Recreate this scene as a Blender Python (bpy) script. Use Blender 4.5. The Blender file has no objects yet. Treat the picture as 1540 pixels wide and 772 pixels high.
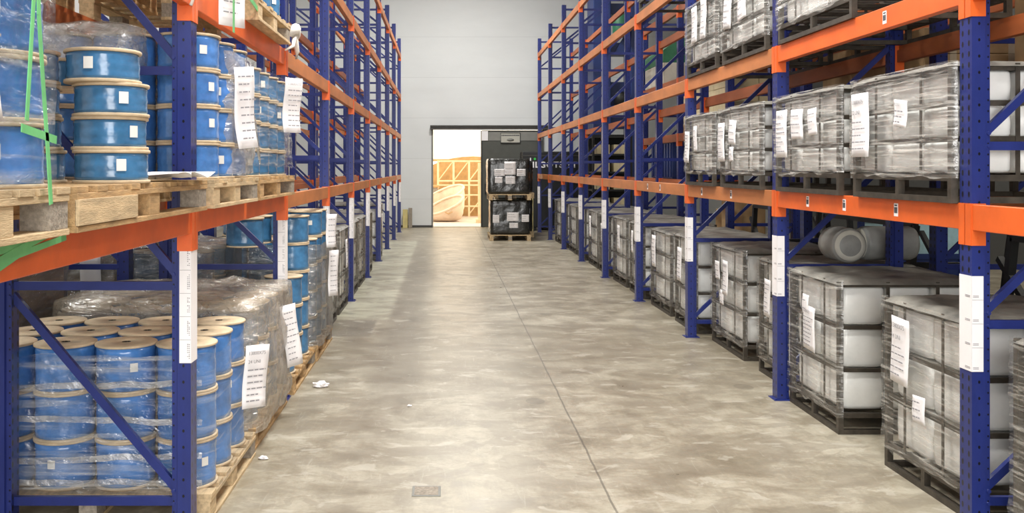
import bpy, bmesh, math, random
from mathutils import Vector, Matrix, noise
R = random.Random(7)
C = bpy.context.scene.collection
PI = math.pi
H = 1.7                      # eye height
ORD = ['zeroth', 'first', 'second', 'third', 'fourth', 'fifth', 'sixth', 'seventh', 'eighth', 'ninth', 'tenth', 'eleventh', 'twelfth', 'thirteenth', 'fourteenth', 'fifteenth', 'sixteenth']

# ------------------------------------------------------------------ materials
def new_mat(name):
    m = bpy.data.materials.new(name); m.use_nodes = True
    nt = m.node_tree
    for n in list(nt.nodes): nt.nodes.remove(n)
    out = nt.nodes.new('ShaderNodeOutputMaterial')
    return m, nt, out
def nd(nt, t, **kw):
    n = nt.nodes.new(t)
    for k, v in kw.items():
        if k in n.inputs.keys(): n.inputs[k].default_value = v
        else: setattr(n, k, v)
    return n
def ramp(nt, src, stops):
    r = nt.nodes.new('ShaderNodeValToRGB'); nt.links.new(src, r.inputs[0])
    e = r.color_ramp.elements
    while len(e) < len(stops): e.new(0.5)
    for i, (p, c) in enumerate(stops):
        e[i].position = p
        e[i].color = (c, c, c, 1) if isinstance(c, (int, float)) else (*c, 1)
    return r
def coords(nt, scale=(1, 1, 1), kind='Object', rot=(0, 0, 0)):
    tc = nt.nodes.new('ShaderNodeTexCoord'); mp = nt.nodes.new('ShaderNodeMapping')
    mp.inputs['Scale'].default_value = scale; mp.inputs['Rotation'].default_value = rot
    nt.links.new(tc.outputs[kind], mp.inputs['Vector']); return mp.outputs[0]
def noisy(nt, vec, scale, detail=4, rough=.6, dist=0):
    n = nt.nodes.new('ShaderNodeTexNoise'); nt.links.new(vec, n.inputs['Vector'])
    n.inputs['Scale'].default_value = scale; n.inputs['Detail'].default_value = detail
    n.inputs['Roughness'].default_value = rough; n.inputs['Distortion'].default_value = dist
    return n.outputs[0]
def math_(nt, op, a, b=None):
    n = nt.nodes.new('ShaderNodeMath'); n.operation = op
    for i, v in enumerate((a, b)):
        if v is None: continue
        if isinstance(v, (int, float)): n.inputs[i].default_value = v
        else: nt.links.new(v, n.inputs[i])
    return n.outputs[0]
def bump(nt, src, strength, dist=.01):
    b = nt.nodes.new('ShaderNodeBump'); b.inputs['Strength'].default_value = strength
    b.inputs['Distance'].default_value = dist; nt.links.new(src, b.inputs['Height']); return b.outputs[0]
def plain(name, col, rough=.5, metal=0, var=.12, vscale=6, bmp=0, bscale=30, stretch=(1, 1, 1), spec=.5, coat=0):
    m, nt, out = new_mat(name)
    p = nd(nt, 'ShaderNodeBsdfPrincipled'); nt.links.new(p.outputs[0], out.inputs[0])
    p.inputs['Roughness'].default_value = rough; p.inputs['Metallic'].default_value = metal
    p.inputs['Specular IOR Level'].default_value = spec; p.inputs['Coat Weight'].default_value = coat
    v = coords(nt, stretch); n = noisy(nt, v, vscale)
    lo = tuple(max(0, c * (1 - var * 1.6)) for c in col); hi = tuple(min(1, c * (1 + var * 1.6)) for c in col)
    r = ramp(nt, n, [(.25, lo), (.75, hi)]); nt.links.new(r.outputs[0], p.inputs['Base Color'])
    if bmp: nt.links.new(bump(nt, noisy(nt, v, bscale, 3), bmp), p.inputs['Normal'])
    return m

M = {}
def holes_mat(name, col):
    # perforated steel post: rows of dark punched slots along z
    m, nt, out = new_mat(name)
    p = nd(nt, 'ShaderNodeBsdfPrincipled'); nt.links.new(p.outputs[0], out.inputs[0])
    p.inputs['Roughness'].default_value = .30
    tc = nt.nodes.new('ShaderNodeTexCoord'); sx = nt.nodes.new('ShaderNodeSeparateXYZ')
    nt.links.new(tc.outputs['Object'], sx.inputs[0])
    geo = nt.nodes.new('ShaderNodeTexCoord'); sn = nt.nodes.new('ShaderNodeSeparateXYZ'); nt.links.new(geo.outputs['Normal'], sn.inputs[0])
    def dots(coord, centre, rx, pitch, rz, shift=0):
        a = math_(nt, 'DIVIDE', math_(nt, 'SUBTRACT', coord, centre), rx)
        f = math_(nt, 'FRACT', math_(nt, 'ADD', math_(nt, 'DIVIDE', sx.outputs[2], pitch), shift + 10))
        z = math_(nt, 'DIVIDE', math_(nt, 'SUBTRACT', f, .5), rz / pitch)
        d = math_(nt, 'ADD', math_(nt, 'MULTIPLY', a, a), math_(nt, 'MULTIPLY', z, z))
        return math_(nt, 'LESS_THAN', d, 1)
    ax = math_(nt, 'ABSOLUTE', sx.outputs[0])
    fy = math_(nt, 'MAXIMUM', dots(ax, .034, .0055, .075, .0075), dots(ax, .082, .004, .05, .005, .3))
    fx = math_(nt, 'MAXIMUM', dots(sx.outputs[1], -.026, .008, .05, .014), dots(sx.outputs[1], .026, .008, .05, .014))
    isx = math_(nt, 'GREATER_THAN', math_(nt, 'ABSOLUTE', sn.outputs[0]), .7)
    fac = math_(nt, 'ADD', math_(nt, 'MULTIPLY', fx, isx), math_(nt, 'MULTIPLY', fy, math_(nt, 'SUBTRACT', 1, isx)))
    n = noisy(nt, coords(nt, (1, 1, .3)), 14)
    r = ramp(nt, n, [(.3, tuple(c * .85 for c in col)), (.75, tuple(min(1, c * 1.15) for c in col))])
    mx = nt.nodes.new('ShaderNodeMix'); mx.data_type = 'RGBA'
    nt.links.new(fac, mx.inputs[0]); nt.links.new(r.outputs[0], mx.inputs[6]); mx.inputs[7].default_value = (.004, .004, .008, 1)
    nt.links.new(mx.outputs[2], p.inputs['Base Color']); return m
BLUE = (.017, .029, .168)
M['post'] = holes_mat('blue_post_paint', BLUE)
M['blue'] = plain('blue_paint', BLUE, .32, var=.12)
M['orange'] = plain('orange_paint', (.74, .125, .018), .42, var=.12, vscale=3, bmp=.05)
M['orange_tan'] = plain('tan_orange_paint', (.50, .175, .055), .5, var=.22, vscale=3, stretch=(1, .4, 1), bmp=.05)  # duller, yellower orange than the nearest rails
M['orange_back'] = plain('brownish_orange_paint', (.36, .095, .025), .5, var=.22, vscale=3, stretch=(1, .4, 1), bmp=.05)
M['steel'] = plain('bolt_steel', (.45, .44, .42), .35, .8)
M['cagesteel'] = plain('dark_steel', (.060, .050, .038), .5, .25, var=.35, vscale=12, bmp=.1)
M['strap'] = plain('black_strap', (.02, .02, .02), .5)
M['white_bundle'] = plain('white_wrap', (.86, .86, .83), .35, var=.06, vscale=5, bmp=.35, bscale=9)
M['paper'] = plain('paper', (.88, .86, .87), .7, var=.02)
M['ink'] = plain('ink', (.08, .08, .09), .8, var=.02)
M['fadeink'] = plain('grey_ink', (.28, .27, .29), .8, var=.02)
M['wood'] = plain('pallet_wood', (.44, .28, .13), .75, var=.3, vscale=7, stretch=(6, 1, 6), bmp=.3, bscale=40)
M['wood_pale'] = plain('pale_wood', (.55, .41, .24), .75, var=.22, vscale=7, stretch=(6, 1, 6), bmp=.3, bscale=40)
M['wood_grey'] = plain('chipboard', (.30, .26, .21), .8, var=.25, vscale=60, bmp=.4, bscale=90)
M['flange'] = plain('plywood_flange', (.60, .47, .31), .6, var=.16, vscale=12, bmp=.1)
M['hole'] = plain('spool_bore', (.03, .025, .02), .9)
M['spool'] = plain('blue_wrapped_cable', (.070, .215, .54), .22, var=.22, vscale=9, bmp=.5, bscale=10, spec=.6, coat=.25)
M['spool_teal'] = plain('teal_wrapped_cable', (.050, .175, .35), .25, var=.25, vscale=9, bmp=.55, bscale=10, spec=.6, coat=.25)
M['sticker'] = plain('sticker', (.82, .82, .78), .6, var=.03)
M['green'] = plain('green_strap', (.16, .52, .20), .4, var=.15)
M['greendark'] = plain('green_paint', (.03, .16, .08), .5)
M['black_wrap'] = plain('black_plastic', (.016, .016, .014), .22, var=.4, vscale=4, bmp=1.0, bscale=6, spec=.5, coat=.15)
M['black'] = plain('black_paint', (.010, .011, .012), .45, var=.3)
M['carton'] = plain('cardboard', (.46, .30, .15), .8, var=.12, vscale=5)
M['carton_pale'] = plain('pale_cardboard', (.66, .57, .36), .8, var=.10, vscale=5)
M['carton_white'] = plain('white_carton', (.62, .60, .52), .7, var=.08)
M['tape'] = plain('parcel_tape', (.60, .50, .36), .35)
M['greyroll'] = plain('grey_wrapped_roll', (.33, .33, .31), .4, var=.15, vscale=6, bmp=.4, bscale=10)
M['doorgrey'] = plain('door_grey', (.075, .078, .068), .6, var=.06)
M['doorlight'] = plain('door_strip', (.22, .22, .20), .6, var=.06)
M['railgrey'] = plain('rail_grey', (.05, .048, .042), .5)
M['signface'] = plain('sign_face', (.45, .44, .38), .5, var=.04)
M['topsheet'] = plain('dusty_grey_sheet', (.21, .20, .175), .45, var=.35, vscale=5, bmp=.7, bscale=7)
M['rope'] = plain('white_rag', (.75, .72, .66), .9, var=.1, bmp=.4)
M['machine'] = plain('machine_blue', (.014, .034, .15), .45, var=.12, vscale=2)
M['cyan'] = plain('pale_cyan_panel', (.45, .68, .75), .4)
M['yellow'] = plain('yellow_paint', (.62, .52, .22), .6, var=.12)
M['bag'] = plain('bulk_bag', (.62, .50, .38), .8, var=.08, bmp=.5, bscale=5)
M['truckwhite'] = plain('white_panel', (.9, .9, .88), .4, var=.02)
M['tanframe'] = plain('tan_frame', (.74, .58, .36), .7, var=.1)
M['orangewood'] = plain('orange_plywood', (.44, .27, .11), .8, var=.15)
M['ground_out'] = plain('yard_paving', (.50, .40, .33), .9, var=.08)
M['green_lamp'] = None

def film(name, base, gain, col, stretch=(1.2, 1.2, 9), rough=.25, gloss=.16, nscale=2.2, bs=.6, lo=.42, hi=.72):
    m, nt, out = new_mat(name)
    v = coords(nt, stretch, rot=(.12, .06, 0)); n = noisy(nt, v, nscale, 6, .62, .6)
    r = ramp(nt, n, [(lo, base), (hi, min(1, base + gain))])
    v2 = coords(nt, (1, 1, 2.6)); n2 = noisy(nt, v2, 7, 4, .6, 1.2)
    b = bump(nt, n2, bs, .03)
    d = nd(nt, 'ShaderNodeBsdfPrincipled'); d.inputs['Base Color'].default_value = (*col, 1); d.inputs['Roughness'].default_value = rough
    nt.links.new(b, d.inputs['Normal'])
    t = nd(nt, 'ShaderNodeBsdfTransparent'); g = nd(nt, 'ShaderNodeBsdfGlossy'); g.inputs['Roughness'].default_value = rough * .7
    nt.links.new(b, g.inputs['Normal'])
    m1 = nt.nodes.new('ShaderNodeMixShader'); nt.links.new(r.outputs[0], m1.inputs[0]); nt.links.new(t.outputs[0], m1.inputs[1]); nt.links.new(d.outputs[0], m1.inputs[2])
    m2 = nt.nodes.new('ShaderNodeMixShader'); m2.inputs[0].default_value = gloss
    nt.links.new(m1.outputs[0], m2.inputs[1]); nt.links.new(g.outputs[0], m2.inputs[2]); nt.links.new(m2.outputs[0], out.inputs[0])
    return m
M['film_clear'] = film('clear_stretch_film', .012, .5, (.72, .73, .72), (.5, .5, 11), lo=.50, hi=.74, gloss=.10)
M['film_grey'] = film('dusty_stretch_film', .035, .55, (.80, .78, .72), (1.0, 1.0, 16), gloss=.07, lo=.50, hi=.74, nscale=3.4, bs=.35)
M['film_streak'] = film('streaky_stretch_film', .06, .72, (.78, .76, .71), (.9, .9, 20), gloss=.08, lo=.475, hi=.70, nscale=3.0, bs=.35)
M['film_brown'] = film('draped_film', .45, .45, (.50, .43, .335), (2, 2, 2), nscale=3, gloss=.16, bs=1)
M['film_twist'] = film('gathered_film', .26, .60, (.62, .61, .58), (2.2, 2.2, 3), nscale=2.6, gloss=.14, bs=1)
M['film_dark'] = film('dark_stretch_film', .50, .3, (.20, .20, .19), (1, 1, 7), gloss=.16, bs=1)

# floor
def floor_mat():
    m, nt, out = new_mat('worn_concrete')
    p = nd(nt, 'ShaderNodeBsdfPrincipled'); nt.links.new(p.outputs[0], out.inputs[0])
    v = coords(nt); n1 = noisy(nt, v, .55, 6, .62, .3); n2 = noisy(nt, coords(nt, (.8, 1, 1)), 2.6, 11, .74, .4); n3 = noisy(nt, v, 40, 3)
    n4 = noisy(nt, coords(nt, (5, .8, 1)), 1.1, 6, .7)
    s = math_(nt, 'ADD', math_(nt, 'MULTIPLY', n1, .26), math_(nt, 'MULTIPLY', n2, .52))
    s = math_(nt, 'ADD', s, math_(nt, 'MULTIPLY', n4, .12)); s = math_(nt, 'ADD', s, math_(nt, 'MULTIPLY', n3, .06))
    r = ramp(nt, s, [(.36, (.16, .132, .090)), (.455, (.29, .252, .184)), (.53, (.41, .372, .288)), (.63, (.54, .50, .405))])
    tcf = nt.nodes.new('ShaderNodeTexCoord'); sf = nt.nodes.new('ShaderNodeSeparateXYZ'); nt.links.new(tcf.outputs['Object'], sf.inputs[0])
    wb = math_(nt, 'MULTIPLY', math_(nt, 'SUBTRACT', noisy(nt, v, 2.5, 5), .5), .25)
    xw = math_(nt, 'ADD', sf.outputs[0], wb)
    def band(c, a0, a1, soft):
        up = nt.nodes.new('ShaderNodeMapRange'); up.interpolation_type = 'SMOOTHSTEP'; nt.links.new(c, up.inputs[0]); up.inputs[1].default_value = a0 - soft; up.inputs[2].default_value = a0 + soft
        dn = nt.nodes.new('ShaderNodeMapRange'); dn.interpolation_type = 'SMOOTHSTEP'; nt.links.new(c, dn.inputs[0]); dn.inputs[1].default_value = a1 - soft; dn.inputs[2].default_value = a1 + soft
        return math_(nt, 'MULTIPLY', up.outputs[0], math_(nt, 'SUBTRACT', 1, dn.outputs[0]))
    def tint(src, fac, col, mode='MIX'):
        q = nt.nodes.new('ShaderNodeMix'); q.data_type = 'RGBA'; q.blend_type = mode
        nt.links.new(fac, q.inputs[0]); nt.links.new(src, q.inputs[6]); q.inputs[7].default_value = (*col, 1); return q.outputs[2]
    y_ = sf.outputs[1]
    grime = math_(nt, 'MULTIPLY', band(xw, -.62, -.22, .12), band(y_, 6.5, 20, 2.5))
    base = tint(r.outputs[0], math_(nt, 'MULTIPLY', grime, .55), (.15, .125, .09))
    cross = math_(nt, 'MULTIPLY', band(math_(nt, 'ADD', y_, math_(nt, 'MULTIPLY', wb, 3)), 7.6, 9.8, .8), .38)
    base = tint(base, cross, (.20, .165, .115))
    pale_strip = math_(nt, 'MULTIPLY', band(sf.outputs[0], -1.3, -.64, .04), band(y_, 10.4, 21.5, .05))  # pale greenish strip of floor beside the left rack
    base = tint(base, math_(nt, 'MULTIPLY', pale_strip, .62), (.52, .52, .40))
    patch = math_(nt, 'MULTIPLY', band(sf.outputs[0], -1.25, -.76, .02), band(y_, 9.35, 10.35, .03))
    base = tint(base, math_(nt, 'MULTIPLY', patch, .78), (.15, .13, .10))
    worn_sheen = math_(nt, 'MULTIPLY', math_(nt, 'MULTIPLY', band(xw, -.12, .42, .14), band(y_, 9.5, 24, 2)), noisy(nt, coords(nt, (.6, 1.6, 1)), 1.6, 4))  # worn lane centre; the doorway's reflection is painted into its pale colour
    base = tint(base, math_(nt, 'MULTIPLY', worn_sheen, .8), (.60, .51, .39))
    st1 = noisy(nt, coords(nt, (.75, 1.1, 1), rot=(0, 0, .3)), 2.1, 7, .62, .7); st2 = noisy(nt, coords(nt, (1.6, 2.4, 1), rot=(0, 0, -.4)), 2.4, 6, .6, .5)
    base = tint(base, math_(nt, 'MULTIPLY', ramp(nt, st1, [(.51, 0), (.545, 1)]).outputs[0], .44), (.22, .185, .135))
    base = tint(base, math_(nt, 'MULTIPLY', ramp(nt, st2, [(.55, 0), (.58, 1)]).outputs[0], .40), (.24, .21, .16))
    base = tint(base, math_(nt, 'MULTIPLY', ramp(nt, st2, [(.36, 1), (.41, 0)]).outputs[0], .40), (.56, .53, .45))
    # fine scuffs and drag marks
    sc1 = noisy(nt, coords(nt, (7, .9, 1), rot=(0, 0, .25)), 3, 8, .75, 1.0); sc2 = noisy(nt, coords(nt, (1.2, 6, 1), rot=(0, 0, -.2)), 3, 8, .75, 1.0)
    base = tint(base, math_(nt, 'MULTIPLY', ramp(nt, sc1, [(.58, 0), (.70, 1)]).outputs[0], .30), (.58, .55, .47))
    base = tint(base, math_(nt, 'MULTIPLY', ramp(nt, sc2, [(.58, 0), (.72, 1)]).outputs[0], .42), (.20, .17, .125))
    # long sawn joint down the aisle and cross joints
    tc = nt.nodes.new('ShaderNodeTexCoord'); sx = nt.nodes.new('ShaderNodeSeparateXYZ'); nt.links.new(tc.outputs['Object'], sx.inputs[0])
    wob = math_(nt, 'MULTIPLY', math_(nt, 'SUBTRACT', noisy(nt, v, 3, 3), .5), .02)
    j = math_(nt, 'LESS_THAN', math_(nt, 'ABSOLUTE', math_(nt, 'SUBTRACT', math_(nt, 'ADD', sx.outputs[0], wob), .845)), .006)
    # dark round scuffs
    vo = nt.nodes.new('ShaderNodeTexVoronoi'); vo.inputs['Scale'].default_value = 1.15
    nt.links.new(coords(nt, (1, .75, 1)), vo.inputs['Vector'])
    sp = math_(nt, 'MULTIPLY', math_(nt, 'LESS_THAN', vo.outputs['Distance'], .085), .28)
    dk = math_(nt, 'MAXIMUM', math_(nt, 'MULTIPLY', j, .62), sp)
    mx = nt.nodes.new('ShaderNodeMix'); mx.data_type = 'RGBA'
    nt.links.new(dk, mx.inputs[0]); nt.links.new(base, mx.inputs[6]); mx.inputs[7].default_value = (.07, .06, .045, 1)
    nt.links.new(mx.outputs[2], p.inputs['Base Color'])
    rr = ramp(nt, n2, [(.3, .26), (.7, .48)]); nt.links.new(rr.outputs[0], p.inputs['Roughness'])
    p.inputs['Specular IOR Level'].default_value = .45
    nt.links.new(bump(nt, s, .12, .02), p.inputs['Normal'])
    return m
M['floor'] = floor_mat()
def wall_mat(name, col):
    m, nt, out = new_mat(name)
    p = nd(nt, 'ShaderNodeBsdfPrincipled'); nt.links.new(p.outputs[0], out.inputs[0]); p.inputs['Roughness'].default_value = .55
    v = coords(nt, (1, 1, 3)); n = noisy(nt, v, .7, 5)
    r = ramp(nt, n, [(.3, tuple(c * .94 for c in col)), (.7, col)])
    tc = nt.nodes.new('ShaderNodeTexCoord'); sx = nt.nodes.new('ShaderNodeSeparateXYZ'); nt.links.new(tc.outputs['Object'], sx.inputs[0])
    f = math_(nt, 'LESS_THAN', math_(nt, 'ABSOLUTE', math_(nt, 'SUBTRACT', math_(nt, 'FRACT', math_(nt, 'DIVIDE', math_(nt, 'SUBTRACT', sx.outputs[2], 4.83), 1.15)), .5)), .006)
    mx = nt.nodes.new('ShaderNodeMix'); mx.data_type = 'RGBA'
    nt.links.new(math_(nt, 'MULTIPLY', f, .18), mx.inputs[0]); nt.links.new(r.outputs[0], mx.inputs[6]); mx.inputs[7].default_value = (.2, .2, .2, 1)
    nt.links.new(mx.outputs[2], p.inputs['Base Color']); return m
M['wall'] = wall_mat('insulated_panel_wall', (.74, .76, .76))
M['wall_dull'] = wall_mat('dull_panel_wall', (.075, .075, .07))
M['ceil'] = plain('ceiling_sheet', (.22, .22, .22), .8)
m, nt, out = new_mat('green_indicator'); e = nd(nt, 'ShaderNodeEmission'); e.inputs[0].default_value = (.1, .8, .15, 1); e.inputs[1].default_value = .45
nt.links.new(e.outputs[0], out.inputs[0]); M['green_lamp'] = m

# ------------------------------------------------------------------ mesh helpers
class MB:
    def __init__(s): s.v = []; s.f = []; s.smooth = []
    def add(s, vs, fs, smooth=False):
        o = len(s.v); s.v += [tuple(v) for v in vs]
        s.f += [tuple(i + o for i in f) for f in fs]; s.smooth += [smooth] * len(fs); return s
    def box(s, a, b, bev=0):
        x0, y0, z0 = a; x1, y1, z1 = b
        if bev <= 0:
            vs = [(x, y, z) for z in (z0, z1) for y in (y0, y1) for x in (x0, x1)]
            return s.add(vs, [(0, 2, 3, 1), (4, 5, 7, 6), (0, 1, 5, 4), (2, 6, 7, 3), (0, 4, 6, 2), (1, 3, 7, 5)])
        bm = bmesh.new(); bmesh.ops.create_cube(bm, size=1)
        for v in bm.verts: v.co = Vector(((x0 + x1) / 2 + v.co.x * (x1 - x0), (y0 + y1) / 2 + v.co.y * (y1 - y0), (z0 + z1) / 2 + v.co.z * (z1 - z0)))
        bmesh.ops.bevel(bm, geom=bm.edges[:], offset=bev, segments=2, affect='EDGES', profile=.6)
        s.bm(bm); return s
    def bm(s, bm, smooth=False):
        bm.verts.index_update(); s.add([v.co for v in bm.verts], [[v.index for v in f.verts] for f in bm.faces], smooth); bm.free(); return s
    def prism(s, prof, axis, t0, t1):
        # profile (a,b) extruded along axis; axis 'x': (t,a,b)  'y': (a,t,b)  'z': (a,b,t)
        n = len(prof); P = {'x': lambda t, a, b: (t, a, b), 'y': lambda t, a, b: (a, t, b), 'z': lambda t, a, b: (a, b, t)}[axis]
        vs = [P(t0, *p) for p in prof] + [P(t1, *p) for p in prof]
        fs = [(i, (i + 1) % n, n + (i + 1) % n, n + i) for i in range(n)] + [tuple(range(n))[::-1], tuple(range(n, 2 * n))]
        return s.add(vs, fs)
    def bar(s, p, q, w, h, up=(0, 0, 1)):
        p, q = Vector(p), Vector(q); d = (q - p).normalized(); u = Vector(up)
        if abs(d.dot(u)) > .98: u = Vector((1, 0, 0))
        a = d.cross(u).normalized() * w / 2; b = a.cross(d).normalized() * h / 2
        vs = [c + sa * a + sb * b for c in (p, q) for sa, sb in ((-1, -1), (1, -1), (1, 1), (-1, 1))]
        return s.add(vs, [(0, 1, 2, 3), (7, 6, 5, 4), (0, 4, 5, 1), (1, 5, 6, 2), (2, 6, 7, 3), (3, 7, 4, 0)])
    def lathe(s, prof, n=32, c=(0, 0, 0), axis='z', cap=False):
        vs = []; fs = []
        for r, z in prof:
            for k in range(n):
                a = 2 * PI * k / n; x, y = r * math.cos(a), r * math.sin(a)
                v = {'z': (x, y, z), 'x': (z, x, y), 'y': (y, z, x)}[axis]
                vs.append((v[0] + c[0], v[1] + c[1], v[2] + c[2]))
        for i in range(len(prof) - 1):
            for k in range(n):
                fs.append((i * n + k, i * n + (k + 1) % n, (i + 1) * n + (k + 1) % n, (i + 1) * n + k))
        s.add(vs, fs, True)
        if cap:
            o = len(s.v) - len(vs); m = len(prof) - 1
            s.f.append(tuple(o + k for k in range(n))[::-1]); s.f.append(tuple(o + m * n + k for k in range(n))); s.smooth += [False, False]
        return s
    def tube(s, pts, r, n=8):
        pts = [Vector(p) for p in pts]; vs = []; fs = []
        for i, p in enumerate(pts):
            d = (pts[min(i + 1, len(pts) - 1)] - pts[max(i - 1, 0)]).normalized()
            u = Vector((0, 0, 1)) if abs(d.z) < .9 else Vector((1, 0, 0))
            a = d.cross(u).normalized(); b = a.cross(d)
            rr = r[i] if isinstance(r, (list, tuple)) else r
            vs += [p + rr * (math.cos(2 * PI * k / n) * a + math.sin(2 * PI * k / n) * b) for k in range(n)]
        for i in range(len(pts) - 1):
            for k in range(n): fs.append((i * n + k, i * n + (k + 1) % n, (i + 1) * n + (k + 1) % n, (i + 1) * n + k))
        fs += [tuple(range(n))[::-1], tuple((len(pts) - 1) * n + k for k in range(n))]
        return s.add(vs, fs, True)
    def grid(s, fn, nu, nv, smooth=True, closed=False):
        vs = [fn(i / nu, j / nv) for j in range(nv + 1) for i in range(nu + 1)]; w = nu + 1
        fs = [(j * w + i, j * w + i + 1, (j + 1) * w + i + 1, (j + 1) * w + i) for j in range(nv) for i in range(nu)]
        return s.add(vs, fs, smooth)
    def mesh(s, name, mat):
        me = bpy.data.meshes.new(name); me.from_pydata(s.v, [], s.f); me.update()
        me.polygons.foreach_set('use_smooth', s.smooth)
        bm = bmesh.new(); bm.from_mesh(me); bmesh.ops.recalc_face_normals(bm, faces=bm.faces); bm.to_mesh(me); bm.free()
        me.materials.append(mat); return me
def put(name, me, parent=None, loc=(0, 0, 0), rz=0, rot=None):
    o = bpy.data.objects.new(name, me); C.objects.link(o)
    o.location = loc; o.rotation_euler = rot or (0, 0, rz)
    if parent: o.parent = parent
    return o
def obj(name, mb, mat, parent=None, loc=(0, 0, 0), rz=0): return put(name, mb.mesh(name, mat), parent, loc, rz)
def tag(o, label, cat, group=None, kind=None):
    o['label'] = label; o['category'] = cat
    if group: o['group'] = group
    o['kind'] = kind or 'thing'
    return o
def thing(name, label, cat, loc=(0, 0, 0), rz=0, group=None):
    return tag(put(name, None, None, loc, rz), label, cat, group)
def struct(name, mb, mat, loc=(0, 0, 0)):
    o = obj(name, mb, mat, None, loc); o['kind'] = 'structure'; return o
def text_obj(name, curve, parent):
    e = bpy.data.objects.new(name, curve); me = bpy.data.meshes.new_from_object(e)
    m = curve.materials[0]; bpy.data.objects.remove(e); me.materials.clear(); me.materials.append(m)
    return put(name, me, parent)
def nz(p, s): return noise.noise(Vector(p) * s)

# ------------------------------------------------------------------ the building
YB = 26.4
XL, XR, YF, ZC = -6.2, 9.5, -5.0, 8.4
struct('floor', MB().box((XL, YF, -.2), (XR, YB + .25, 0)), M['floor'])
struct('ceiling', MB().box((XL, YF, ZC), (XR, YB + .25, ZC + .2)), M['ceil'])
struct('wall_left', MB().box((XL - .2, YF, 0), (XL, YB + .25, ZC)), M['wall'])
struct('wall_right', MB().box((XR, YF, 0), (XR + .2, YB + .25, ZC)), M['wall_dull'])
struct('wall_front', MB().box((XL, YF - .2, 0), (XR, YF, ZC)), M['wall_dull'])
DX0, DX1, DX2, DH = -.37, 1.03, 2.75, 2.78
struct('wall_back', MB().box((XL, YB, 0), (DX0, YB + .25, ZC)).box((DX0, YB, DH), (DX2, YB + .25, ZC)).box((DX2, YB, 0), (XR, YB + .25, ZC)), M['wall'])
struct('trim_1', MB().box((DX0 - .06, YB - .16, DH - .01), (2.95, YB, DH + .10)).box((DX0 - .06, YB - .19, DH + .07), (2.95, YB - .14, DH + .11)), M['railgrey'])
struct('baseboard_back', MB().box((XL, YB - .02, 0), (DX0, YB, .06)), M['railgrey'])
struct('trim_2', MB().box((DX0 - .03, YB - .01, 0), (DX0 + .02, YB + .24, DH)), M['doorlight'])
d = struct('door_1', MB().box((DX1, YB - .1, .02), (2.76, YB - .03, DH - .03), .006), M['doorgrey'])
obj('door_panel_strip', MB().box((DX1 + .18, YB - .115, DH - .32), (2.74, YB - .1, DH - .08)), M['doorlight'], d)
obj('door_edge_plate', MB().box((DX1 - .01, YB - .125, DH - .32), (DX1 + .17, YB - .1, DH - .05), .004), M['paper'], d)
obj('door_edge_seal', MB().box((DX1 - .03, YB - .12, .02), (DX1 + .01, YB - .02, DH - .04)), M['black'], d)
obj('door_handle', MB().box((DX1 + .08, YB - .16, .95), (DX1 + .12, YB - .1, 1.25), .01), M['black'], d)
sg = thing('sign_board', 'small pale rectangular sign with an oval emblem, fixed on the grey sliding door', 'sign', (1.83, YB - .13, 2.39))
obj('board', MB().box((-.28, -.012, 0), (.28, .012, .29), .004), M['signface'], sg)
obj('border', MB().box((-.28, -.018, 0), (-.265, -.012, .29)).box((.265, -.018, 0), (.28, -.012, .29)).box((-.28, -.018, 0), (.28, -.012, .015)).box((-.28, -.018, .275), (.28, -.012, .29)), M['black'], sg)
mb = MB(); x = -.25
while x < .24:
    w = R.uniform(.015, .035); mb.box((x, -.016, .2), (x + w, -.012, .235)); x += w + .006
obj('lettering', mb, M['ink'], sg)
obj('emblem', MB().lathe([(0, 0), (.1, 0), (.1, .004), (0, .004)], 24, axis='y', c=(0, -.017, 0)), M['doorlight'], sg, (0, 0, .09)).scale = (1, 1, .42)

# ------------------------------------------------------------------ pallet racking
Y0, BAY, PW, PD, FD = 4.28, 2.51, .10, .09, .92
ZTOP = 5.08
def post_mesh(s):
    # s=+1: aisle face at local x=0, body reaches +x.  stepped omega section
    p = [(0, -.05), (.062, -.05), (.066, -.038), (.09, -.038), (.09, .038), (.066, .038), (.062, .05), (0, .05)]
    return MB().prism([(s * a, b) for a, b in p], 'z', .004, ZTOP).mesh('post', M['post'])
def frame_meshes(s, zs):
    parts = []
    for z in zs:
        mb = MB().box((min(s * .08, s * (FD - .08)), -.012, z - .02), (max(s * .08, s * (FD - .08)), .012, z + .02))
        mb.lathe([(.008, -.046), (.008, .046)], 8, (s * .082, 0, z), 'y', True).lathe([(.008, -.046), (.008, .046)], 8, (s * (FD - .082), 0, z), 'y', True)
        parts.append(('horizontal_brace', mb.mesh('horizontal_brace', M['blue'])))
    for a, b in zip(zs, zs[1:]):
        z0, z1 = a + .05, b - .04
        mb = MB().bar((s * .075, 0, z0), (s * (FD - .075), 0, z1), .026, .036)
        mb.lathe([(.009, -.048), (.009, .048)], 8, (s * .082, 0, z0 + .008), 'y', True).lathe([(.009, -.048), (.009, .048)], 8, (s * (FD - .082), 0, z1 - .008), 'y', True)
        parts.append(('diagonal_brace', mb.mesh('diagonal_brace', M['blue'])))
    return parts
ZS = [.15, .97, 1.80, 2.63, 3.46, 4.29, 4.99]
ZS_NEAR = [.15, 1.15, 2.15, 3.15, 4.15, 4.99]
POST = {1: post_mesh(1), -1: post_mesh(-1)}
FR = {(s, n): frame_meshes(s, z) for s in (1, -1) for n, z in ((0, ZS), (1, ZS_NEAR))}
PLATE = MB().box((-.07, -.07, 0), (.07, .07, .006)).lathe([(.008, .006), (.008, .016)], 8, (.055, .052, 0), 'z', True).lathe([(.008, .006), (.008, .016)], 8, (-.055, -.052, 0), 'z', True).mesh('base_plate', M['blue'])
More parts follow.
